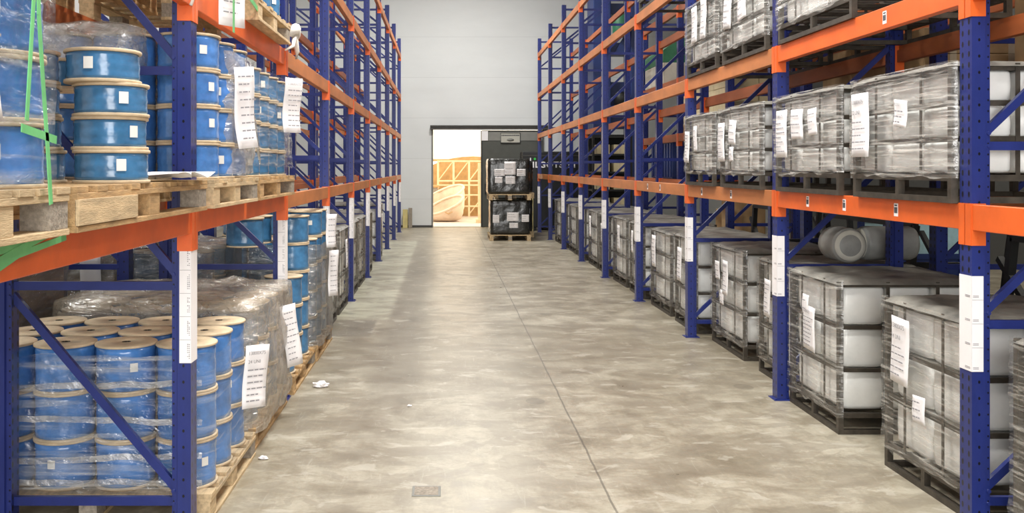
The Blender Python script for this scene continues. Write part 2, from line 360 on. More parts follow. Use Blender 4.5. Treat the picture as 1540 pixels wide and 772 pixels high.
def strip_mesh(s, z0, z1):
    return MB().box((min(-s * .0015, s * .052), -.0525, z0), (max(-s * .0015, s * .052), -.0505, z1)).box((min(-s * .0025, -s * .0005), -.0525, z0), (max(-s * .0025, -s * .0005), .05, z1)).mesh('label_strip', M['paper'])
def strip_text(s, z0, z1):
    mb = MB(); n = 5 if s < 0 else 4
    for i in range(n):
        a = z0 + (z1 - z0) * i / n; b = z0 + (z1 - z0) * (i + 1) / n
        mb.box((min(0, s * .05), -.0530, a - .0008), (max(0, s * .05), -.0525, a + .0008))
        if s < 0:       # a column of small printed characters reading upward
            z = a + .02
            while z < b - .02:
                for xx in (.004, .011):
                    if R.random() < .8: mb.box((-xx - .0045, -.0532, z), (-xx, -.0525, z + R.uniform(.003, .006)))
                z += .009
        else:
            for zz in (a + .012, a + .018): mb.box((.004, -.0532, zz), (.03, -.0525, zz + .0025))
            for zz in (a + .012, a + .018): mb.box((-.0034, -.04, zz), (-.0025, .0, zz + .0025))
    return mb.mesh('printed_text', M['fadeink'])
STRIP = {-1: (strip_mesh(-1, .80, 1.335), strip_text(-1, .80, 1.335)), 1: (strip_mesh(1, .76, 1.20), strip_text(1, .76, 1.20))}
def rack_frame(x, k, s, label, group, near=0, strip=True, posts=2):
    t = thing('rack_upright', label, 'rack upright', (x, Y0 + BAY * k + .05, 0), 0, group)
    put('post', POST[s], t); put('post', POST[-s], t, (s * FD, 0, 0))
    for n, me in FR[(s, near)]: put(n, me, t)
    put('base_plate', PLATE, t, (s * .045, 0, 0)); put('base_plate', PLATE, t, (s * (FD - .045), 0, 0))
    if strip:
        o = put('label_strip', STRIP[s][0], t); o['label'] = 'white paper label strip'
        put('printed_text', STRIP[s][1], o)
    return t
L_IN = BAY - PW
def beam_mesh(h):
    prof = [(.003, 0), (.047, 0), (.05, .003), (.05, h - .032), (.034, h - .028), (.034, h), (.003, h), (0, h - .003), (0, .003)]
    return prof
BM = {}
def get_beam(h, s, mat='orange'):
    if (h, s, mat) not in BM:
        prof = [(s * a, b) for a, b in beam_mesh(h)]
        rail = MB().prism(prof, 'y', .004, L_IN - .004).mesh('beam_rail', M[mat])
        def conn(y, dy):
            mb = MB(); ya, yb = sorted((y, y + dy * .005))
            x0, x1 = sorted((-s * .004, s * .062)); mb.box((x0, ya, h - .19), (x1, yb, h + .004))
            # flange hooked over the aisle face of the post
            y2, y3 = sorted((y, y - dy * .045)); x2, x3 = sorted((-s * .006, -s * .001)); mb.box((x2, y2, h - .19), (x3, y3, h + .004))
            mb.lathe([(.006, 0), (.006, .003)], 10, (s * .03, y + dy * (.005 if dy > 0 else .008), h - .155), 'y', True)
            return mb.mesh('beam_connector', M['orange'])
        BM[(h, s, mat)] = (rail, conn(0, 1), conn(L_IN, -1))
    return BM[(h, s, mat)]
BAR = None
def barcode_mesh(s):
    a = MB().box((min(0, -s * .001), -.022, -.035), (max(0, -s * .001), .022, .035)).mesh('barcode_label', M['paper'])
    mb = MB(); y = -.016
    while y < .015:
        w = R.choice((.0015, .003, .004)); mb.box((min(-s * .001, -s * .0018), y, -.018), (max(-s * .001, -s * .0018), y + w, .014)); y += w + .002
    mb.box((min(-s * .001, -s * .0018), -.014, .020), (max(-s * .001, -s * .0018), .014, .028))
    return a, mb.mesh('barcode', M['ink'])
BARC = {1: barcode_mesh(1), -1: barcode_mesh(-1)}
def rack_beam(x, k, s, ztop, h, label, group, codes=(), mat=None):
    t = thing('rack_beam', label, 'rack beam', (x, Y0 + BAY * k + PW, ztop - h), 0, group)
    r, c0, c1 = get_beam(h, s, mat or ('orange' if k < 1 else 'orange_tan'))
    put('beam_rail', r, t); put('beam_connector', c0, t); put('beam_connector', c1, t)
    for y in codes:
        o = put('barcode_label', BARC[s][0], t, (0, y, h * .52)); o['label'] = 'white barcode sticker'; put('barcode', BARC[s][1], o)
    return t
XA, XB = -1.171, 2.42
LV = {'left': [1.505, 2.565, 3.62, 4.68], 'right': [1.53, 2.585, 3.64, 4.70]}
LEVN = ['lowest', 'second', 'third', 'top']
NF = 9
for side, x, s in (('left', XA, -1), ('right', XB, 1)):
    g = f'rack frames of the {side} aisle row'
    for k in range(-1, NF):
        lab = f'blue upright rack frame in the {side} aisle row, {ORD[k + 1]} from the near end' if k >= 0 else f'blue upright rack frame at the near end of the {side} row, cut off'
        rack_frame(x, k, s, lab, g, 1 if (side == 'left' and k == 0) else 0)
    for k in range(-1, NF - 1):
        for li, z in enumerate(LV[side]):
            hh = .11 if (side == 'left' and li == 0) else .12
            codes = ()
            if side == 'right' and li == 0 and k in (0, 1, 2): codes = {0: (.62, 1.27, 1.84), 1: (1.0, 1.9), 2: (1.1, 1.75)}[k]
            if side == 'right' and li == 1 and k == 0: codes = (.75,)
            rack_beam(x, k, s, z, hh, f'orange shelf beam, aisle side, {LEVN[li]} level, {side} row, {ORD[k + 2]} bay', f'aisle-side beams of the {side} row', codes)
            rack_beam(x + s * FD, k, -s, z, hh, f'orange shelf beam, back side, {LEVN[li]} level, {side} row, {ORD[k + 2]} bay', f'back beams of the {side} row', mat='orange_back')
# the row standing back to back behind the left one
X2 = XA - FD - .22
for k in range(1, NF):
    rack_frame(X2, k, -1, f'blue rack frame of the row behind the left row, {ORD[k]} from the near end', 'rack frames behind the left row', 0, False)
for k in range(1, NF - 1):
    for li, z in enumerate(LV['left']):
        rack_beam(X2, k, -1, z, .12, f'orange beam, {LEVN[li]} level, front of row behind the left row, {ORD[k]} bay', 'beams behind the left row', mat='orange_tan')
        rack_beam(X2 - FD, k, 1, z, .12, f'orange beam, {LEVN[li]} level, far face of row behind the left row, {ORD[k]} bay', 'beams behind the left row', mat='orange_tan')
# the row behind the right one
X3 = XB + FD + .24
LV3 = [1.50, 2.22, 3.08, 4.20]
for k in range(0, 6):
    rack_frame(X3, k, 1, f'blue rack frame of the row behind the right row, {ORD[k + 1]} from the near end', 'rack frames behind the right row', 0, False)
for k in range(0, 5):
    for li, z in enumerate(LV3):
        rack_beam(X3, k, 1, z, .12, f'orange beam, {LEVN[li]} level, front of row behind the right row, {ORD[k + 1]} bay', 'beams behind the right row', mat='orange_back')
        rack_beam(X3 + FD, k, -1, z, .12, f'orange beam, {LEVN[li]} level, far face of row behind the right row, {ORD[k + 1]} bay', 'beams behind the right row', mat='orange_back')

# ------------------------------------------------------------------ paper sheets
def sheet(parent, w, h, loc, rz, text=(), lines=5, curl=.006, tilt=0, label=None, seed=0, name='label_sheet'):
    def f(u, v): return ((u - .5) * w, curl * math.sin(u * 3 + seed) + curl * 1.5 * math.sin(v * 5 + seed * 2), v * h)
    mb = MB().grid(f, 4, 8)
    o = obj(name, mb, M['paper'], parent); o.location = loc; o.rotation_euler = (0, tilt, rz)
    sol = o.modifiers.new('thick', 'SOLIDIFY'); sol.thickness = .0008
    if label: o['label'] = label
    top = h * .93
    for i, (t, size) in enumerate(text):
        c = bpy.data.curves.new('print', 'FONT'); c.body = t; c.size = size; c.align_x = 'LEFT'; c.extrude = .0003
        c.materials.append(M['fadeink'])
        e = text_obj('printed_text', c, o)
        e.location = (-w * .42, -curl * 2.6 - .003, top - size); e.rotation_euler = (PI / 2, 0, 0); top -= size * 1.75
    if lines:
        mb = MB(); dz = (top - h * .08) / lines
        for i in range(lines):
            z = top - dz * (i + .6); x = -w * .42; end = x + w * R.uniform(.45, .84)
            while x < end:
                ww = R.uniform(.02, .05) * (w / .2); mb.box((x, -curl * 2.6 - .0035, z), (min(x + ww, end), -curl * 2.6 - .003, z + min(dz * .35, .007))); x += ww + .006
        obj('printed_lines', mb, M['fadeink'], o)
    return o

# ------------------------------------------------------------------ wooden pallets
PM = {}
def pallet_parts(dx, dy, mat, n=7):
    key = (round(dx, 3), round(dy, 3), mat, n)
    if key in PM: return PM[key]
    mt = M[mat]; P = []
    bw = .09
    for i in range(n):
        y = -dy / 2 + (dy - bw) * i / (n - 1); e = R.uniform(-.006, .006)
        P.append(('deck_board', MB().box((-dx / 2 + e, y, .118), (dx / 2 + e, y + bw, .138), .002).mesh('deck_board', mt)))
    for i in range(3):
        x = -dx / 2 + (dx - .095) * i / 2
        P.append(('stringer_board', MB().box((x, -dy / 2, .098), (x + .095, dy / 2, .118), .002).mesh('stringer_board', mt)))
        P.append(('bottom_board', MB().box((x, -dy / 2, 0), (x + .095, dy / 2, .018), .002).mesh('bottom_board', mt)))
        for j in range(3):
            y = -dy / 2 + (dy - .12) * j / 2
            P.append(('block', MB().box((x + .004, y, .018), (x + .09, y + .12, .098), .002).mesh('block', M['wood_grey'] if (i + j) % 3 == 1 else mt)))
    PM[key] = P; return P
def pallet(x0, x1, y0, y1, z, label, mat='wood', group='wooden pallets', n=7, rz=0):
    t = thing('wooden_pallet', label, 'pallet', ((x0 + x1) / 2, (y0 + y1) / 2, z), rz, group)
    for nme, me in pallet_parts(x1 - x0, y1 - y0, mat, n): put(nme, me, t)
    return t

# ------------------------------------------------------------------ cable spools
SP = {}
def spool_parts(r, h, mat):
    key = (r, h, mat)
    if key not in SP:
        ft = .012
        fl = MB().lathe([(.022, 0), (r - .002, 0), (r, .002), (r, ft - .002), (r - .002, ft), (.022, ft), (.022, 0)], 40).mesh('flange', M['flange'])
        bore = MB().lathe([(.0, h - .02), (.022, h - .02)], 12).lathe([(.022, .0), (.022, h)], 16).mesh('bore', M['hole'])
        prof = [(r * .55, ft), (r * .935, ft + .001)]
        prof += [(r * (.94 + .010 * math.sin(i * 1.9)), ft + (h - 2 * ft) * i / 8) for i in range(1, 8)] + [(r * .935, h - ft - .001), (r * .55, h - ft)]
        wd = MB().lathe(prof, 40)
        for i, v in enumerate(wd.v):
            q = 1 + .018 * nz((v[0] * 2, v[1] * 2, v[2]), 9); wd.v[i] = (v[0] * q, v[1] * q, v[2])
        wd = wd.mesh('winding', M[mat])
        def st(u, v):
            a = -PI / 2 + (u - .5) * .26; rr = r * .968; return (rr * math.cos(a), rr * math.sin(a), h * .55 + (v - .5) * .042)
        stk = MB().grid(st, 6, 1).mesh('sticker', M['sticker'])
        SP[key] = (fl, bore, wd, stk, ft)
    return SP[key]
def spool(x, y, z, r, h, mat, label, group, face=None):
    fl, bore, wd, stk, ft = spool_parts(r, h, mat)
    t = thing('cable_spool', label, 'cable spool', (x, y, z), face if face is not None else R.uniform(0, 6.28), group)
    put('winding', wd, t); put('flange', fl, t); put('flange', fl, t, (0, 0, h - ft)); put('bore', bore, t)
    if face is not None: o = put('sticker', stk, t); o['label'] = 'small white sticker'
    return t
LAY = ['bottom', 'second', 'third', 'fourth', 'fifth', 'sixth', 'seventh']
def spool_load(xa, y0, z, nx, ny, nk, r, h, mat, where, group, px=None, py=None, heights=None, jit=.001, all_=False, rows=None):
    """xa: aisle-side centre x; columns go away from the aisle (-x), rows go down the aisle (+y)"""
    px = px or 2 * r + .004; py = py or 2 * r + .004
    for i in range(nx):
        for j in range(ny):
            top = nk if heights is None else heights(i, j)
            for k in range(top):
                if not (i == 0 or j == 0 or k >= top - 1 or all_): continue
                f = None
                if i == 0 and R.random() < .5: f = R.uniform(.2, 1.2)
                elif j == 0 and R.random() < .35: f = R.uniform(-.3, .6)
                lab = f'blue cable spool, {LAY[k]} layer, {ORD[j + 1]} row back, {ORD[i + 1]} from aisle, {where}'
                spool(xa - px * i + R.uniform(-jit, jit), y0 + py * j + R.uniform(-jit, jit), z + h * k, r, h, mat, lab, group, f)

# ------------------------------------------------------------------ stretch film
def rrect(x0, x1, y0, y1, r, step=.05):
    pts = []
    for cx, cy, a0 in ((x1 - r, y0 + r, -PI / 2), (x1 - r, y1 - r, 0), (x0 + r, y1 - r, PI / 2), (x0 + r, y0 + r, PI)):
        for q in range(5): a = a0 + PI / 2 * q / 4; pts.append((cx + r * math.cos(a), cy + r * math.sin(a)))
    out = []
    for i, p in enumerate(pts):
        q = pts[(i + 1) % len(pts)]; L = math.hypot(q[0] - p[0], q[1] - p[1]); n = max(1, int(L / step))
        out += [(p[0] + (q[0] - p[0]) * t / n, p[1] + (q[1] - p[1]) * t / n) for t in range(n)]
    return out
def film_shell(x0, x1, y0, y1, z0, z1, amp=.012, r=.12, step=.05, top=False, bulge=0, seed=0, waves=6):
    path = rrect(x0, x1, y0, y1, r, step); n = len(path); nv = max(3, int((z1 - z0) / .05)); mb = MB()
    cx, cy = (x0 + x1) / 2, (y0 + y1) / 2; vs = []
    for j in range(nv + 1):
        v = j / nv; z = z0 + (z1 - z0) * v
        for i, (x, y) in enumerate(path):
            d = Vector((x - cx, y - cy)); d.normalize()
            a = amp * (nz((x + seed, y, z * 2.5), waves) + .4 * nz((x, y + seed, z * 2), waves * 2.4)) + bulge * math.sin(PI * v) * .5
            vs.append((x + d.x * a, y + d.y * a, z + (.02 * nz((x, y + seed, 0), 5) if j in (0, nv) else 0)))
    fs = [(j * n + i, j * n + (i + 1) % n, (j + 1) * n + (i + 1) % n, (j + 1) * n + i) for j in range(nv) for i in range(n)]
    if top:
        rings = 5; base = nv * n
        for q in range(1, rings):
            t = q / rings
            for (x, y) in path:
                xx, yy = x + (cx - x) * t, y + (cy - y) * t
                vs.append((xx, yy, z1 + .015 + .03 * nz((xx + seed, yy, 1), 5) + .02 * nz((xx, yy + seed, 1), 11)))
            o = len(vs) - n
            fs += [(base + i, base + (i + 1) % n, o + (i + 1) % n, o + i) for i in range(n)]; base = o
        fs.append(tuple(base + i for i in range(n)))
    return mb.add(vs, fs, True)

# ------------------------------------------------------------------ LEFT ROW, on the floor
XO = -1.09             # face of the loads towards the aisle
# nearest pallet: three layers of spools
g = 'spools on the nearest floor pallet'
pallet(-2.30, -1.12, 4.45, 5.50, 0, 'wooden pallet on the floor under the nearest blue spools at left', 'wood_pale')
spool_load(-1.285, 4.63, .138, 4, 3, 3, .149, .232, 'spool', 'nearest floor pallet', g, px=.302, py=.325)
f = tag(obj('stretch_film', film_shell(-2.38, -1.112, 4.44, 5.50, .12, .80, .010, .15, seed=1), M['film_clear']), 'clear stretch film wound around the nearest floor pallet of blue spools', 'stretch film')
sheet(f, .15, .34, (-1.035, 5.03, .40), PI / 4, (('13800X75', .026), ('24 UNI', .026)), 6, tilt=.06, label='white printed sheet')
for z, tl in ((.66, .02), (.50, -.03), (.31, .05), (.20, .01)):
    def band(u, v, z=z, tl=tl): return (-2.36 + 1.2 * u, 4.432 - .006 * math.sin(u * PI) + .004 * nz((u * 5, v, z), 3), z + .03 * (v - .5) + tl * (u - .5) + .012 * nz((u * 4, 0, z), 2))
    o = obj('film_band', MB().grid(band, 24, 2), M['film_twist'], f); o['label'] = 'whitish twisted strand of film'
# second pallet: spools under a draped film
g = 'spools under the draped film'
pallet(-2.30, -1.14, 5.56, 6.72, 0, 'wooden pallet on the floor under the film-draped spools at left', 'wood')
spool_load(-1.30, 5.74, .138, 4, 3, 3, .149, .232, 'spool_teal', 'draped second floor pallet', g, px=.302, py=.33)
f = tag(obj('stretch_film', film_shell(-2.38, -1.10, 5.55, 6.72, .10, .89, .035, .14, top=True, seed=5, waves=4, bulge=.05), M['film_brown']), 'wrinkled brownish film draped over the second floor pallet of spools', 'stretch film')
sheet(f, .12, .42, (-1.02, 6.3, .36), PI / 4, (), 9, tilt=-.14, label='white printed strip', seed=2)
# third pallet: taller, stepped stacks
g = 'spools on the stepped third pallet'
pallet(-2.25, -1.13, 6.95, 8.10, 0, 'wooden pallet on the floor under the stepped tall spool stacks', 'wood')
def hts(i, j): return ((2, 3, 5)[j] if i == 0 else (3, 5, 5)[j] if i == 1 else 4)
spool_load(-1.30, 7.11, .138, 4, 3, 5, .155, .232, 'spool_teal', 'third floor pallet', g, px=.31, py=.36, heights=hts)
f = tag(obj('stretch_film', film_shell(-2.42, -1.75, 6.93, 8.1, .45, 1.09, .02, .1, top=True, seed=8), M['film_dark']), 'dark shiny film over the inner stacks of the third floor pallet', 'stretch film')
sheet(f, .25, .16, (-1.98, 6.90, .86), 0, (), 3, label='white printed sheet')
# fourth pallet: dark film
g = 'spools on the fourth pallet'
pallet(-2.25, -1.12, 8.14, 9.22, 0, 'wooden pallet on the floor under dark film-wrapped spools at left', 'wood')
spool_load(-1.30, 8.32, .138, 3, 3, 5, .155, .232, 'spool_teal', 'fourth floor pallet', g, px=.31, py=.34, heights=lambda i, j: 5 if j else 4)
f = tag(obj('stretch_film', film_shell(-2.26, -1.10, 8.13, 9.24, .13, 1.02, .02, .12, seed=11, waves=5), M['film_dark']), 'dark grey film wrapped round the fourth floor pallet of spools', 'stretch film')
sheet(f, .11, .42, (-1.03, 8.55, .52), PI / 4, (), 8, label='white printed strip'); sheet(f, .11, .30, (-1.03, 8.4, .98), PI / 4, (), 5, label='white printed strip', seed=3)

# ------------------------------------------------------------------ LEFT ROW, first shelf
zb = LV['left'][0]
pallet(-2.2, XO, 1.90, 2.70, zb, 'light wooden pallet on the left shelf, nearest, with green strap', 'wood_pale')
spool_load(-1.255, 2.23, zb + .138, 3, 2, 4, .155, .178, 'spool', 'nearest shelf pallet', 'spools on the nearest shelf pallet', px=.31, py=.31)
f = tag(obj('stretch_film', film_shell(-2.0, XO + .008, 2.05, 2.705, zb + .14, zb + .138 + 4 * .178, .006, .15, seed=21), M['film_clear']), 'clear film around the nearest shelf stack of blue spools', 'stretch film')
sheet(f, .17, .36, (-1.09, 2.16, zb + .30), PI / 2 * .8, (), 6, tilt=-.06, label='white printed sheet')
pts = [(-1.068, 2.44, 2.32), (-1.066, 2.44, 2.10), (-1.066, 2.47, 1.9), (-1.066, 2.50, 1.72), (-1.068, 2.52, 1.60)]
mb = MB()
for p, q in zip(pts, pts[1:]): mb.bar(p, q, .0025, .02, (0, 1, 0))
mb.bar((-1.066, 2.34, 1.80), (-1.066, 2.55, 1.775), .0025, .022).bar((-1.07, 2.44, 2.30), (-1.066, 2.37, 1.82), .0025, .018, (0, 1, 0))
tag(obj('packing_strap', mb, M['green']), 'green plastic strap tied down the nearest stack of shelf spools', 'strap')
tp_ = pallet(-2.2, XO, 2.76, 4.26, zb, 'orange-tinted wooden pallet on the left shelf before the first upright', 'wood', n=10)
obj('side_plank', MB().box((1.110 / 2 - .01, -.75, .02), (1.110 / 2 + .004, -.22, .10), .002), M['wood_pale'], tp_)
spool_load(-1.235, 3.40, zb + .138, 3, 2, 4, .135, .120, 'spool_teal', 'flat spools before first upright', 'flat spools on the left shelf', px=.30, py=.29, jit=.016, heights=lambda i, j: 0 if (i == 0 and j == 1) else 4)
o = tag(obj('paper_sheet', MB().grid(lambda u, v: (-1.28 + .24 * v + .02 * math.sin(u * 9), 3.62 + .55 * u, zb + .152 + .025 * abs(math.sin(u * 7 + v)) * (1 if v > .1 else .5)), 24, 6), M['paper']), 'crumpled white paper lying on the pallet edge by the first upright', 'paper')
o.modifiers.new('t', 'SOLIDIFY').thickness = .001
pallet(-2.2, XO, 4.40, 5.42, zb, 'pale wooden pallet on the left shelf just past the first upright', 'wood_pale')
spool_load(-1.265, 4.58, zb + .138, 4, 3, 4, .155, .176, 'spool', 'shelf pallet past first upright', 'spools on shelf past first upright', px=.312, py=.312)
f = tag(obj('stretch_film', film_shell(-2.25, XO - .01, 4.80, 5.42, zb + .16, zb + .8, .03, .10, seed=31, waves=5), M['film_twist']), 'gathered clear film around shelf spools just past the first upright', 'stretch film')
sheet(f, .12, .42, (-1.02, 4.83, 1.80), PI / 4, (), 9, tilt=-.10, curl=.012, label='long white printed sheet')
mb = MB()
for q in range(14):
    a = q / 14 * 6.28; L = R.uniform(.08, .2)
    mb.tube([(-1.07, 5.02, 2.13), (-1.066, 5.02 + L * .5 * math.cos(a), 2.13 + L * .5 * math.sin(a)), (-1.078, 5.02 + L * math.cos(a), 2.13 + L * math.sin(a))], [.012, .007, .002], 5)
mb.tube([(-1.07, 5.02, 2.13), (-1.06, 5.15, 1.95), (-1.065, 5.35, 1.72)], [.012, .014, .006], 6)
obj('film_knot', mb, M['film_twist'], f)
pallet(-2.2, XO, 5.50, 6.74, zb, 'brown wooden pallet on the left shelf below the grey-filmed spools', 'wood')
spool_load(-1.27, 5.68, zb + .138, 3, 4, 4, .144, .165, 'spool_teal', 'grey-filmed shelf pallet', 'spools on the grey-filmed shelf pallet', px=.31, py=.295)
f = tag(obj('stretch_film', film_shell(-2.2, XO - .005, 5.50, 6.74, zb + .20, zb + .79, .035, .12, seed=41, waves=5), M['film_grey']), 'grey wrinkled film around shelf spools before the second upright', 'stretch film')
sheet(f, .14, .36, (-1.01, 6.15, 1.93), PI / 4, (('13800X75', .024),), 8, curl=.012, label='white printed sheet')
tag(obj('stretch_film', film_shell(-2.24, -1.45, 4.40, 4.82, 2.16, 2.375, .02, .08, top=True, seed=61), M['film_twist']), 'crinkled clear film over the top spools seen behind the first upright', 'stretch film')
# loose green straps on the nearest beam
mb = MB()
def ribbon(pts, w):
    for p, q in zip(pts, pts[1:]): mb.bar(p, q, .003, w, (0, .3, 1))
ribbon([(-1.155, 2.20, 1.47), (-1.15, 2.40, 1.485), (-1.145, 2.60, 1.50), (-1.150, 2.98, 1.535)], .022)
ribbon([(-1.152, 2.3, 1.44), (-1.146, 2.5, 1.48), (-1.140, 2.75, 1.52)], .02)
ribbon([(-1.16, 2.25, 1.40), (-1.148, 2.5, 1.465), (-1.142, 2.8, 1.49)], .018)
tag(obj('packing_strap', mb, M['green']), 'loose green plastic strap ends hanging over the nearest orange beam', 'strap')
# second shelf, left
z2 = LV['left'][1]
pallet(-2.15, XO, 5.45, 6.55, z2, 'pale wooden pallet on the second left shelf beside the second upright', 'wood_pale')
spool_load(-1.27, 5.64, z2 + .138, 3, 3, 2, .155, .20, 'spool_teal', 'second-shelf pallet', 'spools on the second left shelf', px=.315, py=.33)
pallet(-2.2, XO - .08, 3.1, 4.2, z2, 'dark-looking wooden pallet overhead on the second left shelf', 'wood')
pallet(-2.2, XO - .08, 4.5, 5.3, z2, 'wooden pallet overhead on the second left shelf past the first upright', 'wood')
s_ = thing('paper_sheet', 'white printed sheet hanging with a green strap over the second left beam', 'paper', (-1.06, 4.62, 2.40))
sheet(s_, .15, .5, (0, 0, 0), PI / 4, (), 8, tilt=.04, label='white printed sheet', name='printed_sheet')
mb = MB().bar((-1.035, 4.55, 2.95), (-1.035, 4.55, 2.36), .003, .035, (0, 1, 0))
tag(obj('packing_strap', mb, M['green']), 'bright green strap hanging straight down in front of the printed sheet', 'strap')
mb = MB().bar((-1.11, 5.0, 2.70), (-1.10, 5.5, 2.62), .003, .03)
tag(obj('packing_strap', mb, M['green']), 'short green strap end beside the second shelf pallet at left', 'strap')
mb = MB().tube([(-1.15, 6.72, 2.68), (-1.10, 6.62, 2.66), (-1.08, 6.70, 2.70), (-1.09, 6.80, 2.66), (-1.10, 6.9, 2.67)], [.02, .035, .04, .03, .01]).tube([(-1.09, 6.72, 2.66), (-1.08, 6.6, 2.56), (-1.12, 6.5, 2.52)], [.02, .012, .006]).tube([(-1.09, 6.74, 2.66), (-1.09, 6.84, 2.55), (-1.10, 6.86, 2.50)], [.02, .018, .01])
tag(obj('tied_rag', mb, M['rope']), 'white rag knotted around the second upright at the second level', 'rag')
mb = MB().tube([(-1.16, 4.25, 2.72), (-1.14, 4.22, 2.62), (-1.145, 4.26, 2.50), (-1.16, 4.24, 2.44)], .008).tube([(-1.14, 4.3, 2.66), (-1.13, 4.22, 2.64)], .014)
tag(obj('cord', mb, M['rope']), 'white cord hanging beside the second-level bracket of the first upright', 'cord')

# ------------------------------------------------------------------ steel crates
BU = {}
def bundle_mesh(w, d, h, v):
    key = (round(w, 3), round(d, 3), round(h, 3), v)
    if key not in BU:
        mb = MB(); N, K = 20, 8; e = .25
        def sp(c, p): return math.copysign(abs(c) ** p, c)
        vs = []
        for j in range(K + 1):
            ph = -PI / 2 + PI * j / K
            for i in range(N):
                th = 2 * PI * i / N
                x = sp(math.cos(ph), e * .7) * sp(math.cos(th), e); y = sp(math.cos(ph), e * .7) * sp(math.sin(th), e); z = sp(math.sin(ph), e)
                q = 1 + .05 * nz((x + v * 3, y, z), 2.0)
                vs.append((x * w / 2 * min(q, 1.0), y * d / 2 * min(q, 1.0), h / 2 + z * h / 2))
        fs = [(j * N + i, j * N + (i + 1) % N, (j + 1) * N + (i + 1) % N, (j + 1) * N + i) for j in range(K) for i in range(N)]
        mb.add(vs, fs, True); BU[key] = mb.mesh('white_bundle', M['white_bundle'])
    return BU[key]
CR = {}
def crate_meshes(dx, dy, h, s, rails):
    """local: centre of footprint, aisle side at x=-s*dx/2"""
    key = (round(dx, 3), round(dy, 3), round(h, 3), s)
    if key in CR: return CR[key]
    t = .034; m = M['cagesteel']; hx, hy = dx / 2, dy / 2; zb = .135
    base = MB()
    for z in (0, zb - .03):
        for y in (-hy, hy - t): base.box((-hx, y, z), (hx, y + t, z + .03))
        for x in (-hx, hx - t): base.box((x, -hy + t, z), (x + t, hy - t, z + .03))
    for y in (-hy, -t / 2, hy - t):
        for x in (-hx, hx - t): base.box((x, y, .03), (x + t, y + t, zb - .03))
    for y in (-hy * .5, 0, hy * .5): base.box((-hx + t, y - .03, zb - .025), (hx - t, y + .03, zb - .005))
    post = MB().box((-t / 2, -t / 2, zb), (t / 2, t / 2, h), .003).mesh('corner_post', m)
    grids = []
    for kind in ('a', 'n', 'f', 'r'):
        mb = MB()
        for z in rails + [h - t]:
            if kind in 'ar':
                x = -s * hx if kind == 'a' else s * hx; sg = s if kind == 'a' else -s
                xs = sorted((x + sg * .006, x + sg * .026)); mb.box((xs[0], -hy + t, z), (xs[1], hy - t, z + .026))
            else:
                y = -hy if kind == 'n' else hy; sg = 1 if kind == 'n' else -1
                ys = sorted((y + sg * .006, y + sg * .026)); mb.box((-hx + t, ys[0], z), (hx - t, ys[1], z + .026))
        nst = 2
        for q in range(1, nst + 1):
            if kind in 'ar':
                x = -s * hx if kind == 'a' else s * hx; sg = s if kind == 'a' else -s
                xs = sorted((x + sg * .001, x + sg * .005)); y = -hy + dy * (.27 if q == 1 else .73); mb.box((xs[0], y - .011, zb), (xs[1], y + .011, h))
            else:
                y = -hy if kind == 'n' else hy; sg = 1 if kind == 'n' else -1
                ys = sorted((y + sg * .001, y + sg * .005)); x = -hx + dx * q / (nst + 1); mb.box((x - .011, ys[0], zb), (x + .011, ys[1], h))
        grids.append(mb.mesh('side_grid', m))
    # sagging dusty sheet on top
    def top(u, v):
        x, y = (u - .5) * (dx + .03), (v - .5) * (dy + .03)
        ed = min(u, 1 - u, v, 1 - v)
        q = min(1, ed * 8)
        return (x, y, h + .006 + q * (.012 + .020 * nz((x, y, h), 5) + .010 * nz((x, y, 2), 13)) - (.022 if ed < .001 else 0))
    tp = MB().grid(top, 20, 20).mesh('top_sheet', M['topsheet'])
    CR[key] = (base.mesh('base_frame', m), post, grids, tp); return CR[key]
def film_wrap(dx, dy, h, s, seed, z0=.12, ret=.035):
    hx, hy = dx / 2 + .008, dy / 2 + .008
    L = ret * 2 + 2 * hy; nu = int(L / .04); nv = int((h - z0) / .04)
    def f(u, v):
        q = u * L
        if q < ret: x, y = -s * (hx - (ret - q)), -hy
        elif q < ret + 2 * hy: x, y = -s * hx, -hy + (q - ret)
        else: x, y = -s * (hx - (q - ret - 2 * hy)), hy
        z = z0 + (h + .01 - z0) * v
        a = .010 + .011 * (nz((y * 1.5 + seed, z * 4, seed), 3) + .6 * nz((y * 2, z * 7 + seed, 0), 5))
        if ret < q < ret + 2 * hy: x -= s * max(0, a)
        else: y += max(0, a) * .5 * (-1 if q <= ret else 1)
        if v == 0: z += .05 * nz((y * 2, seed, 3), 3)
        return (x, y, z)
    return MB().grid(f, nu, nv)
NB = [0]
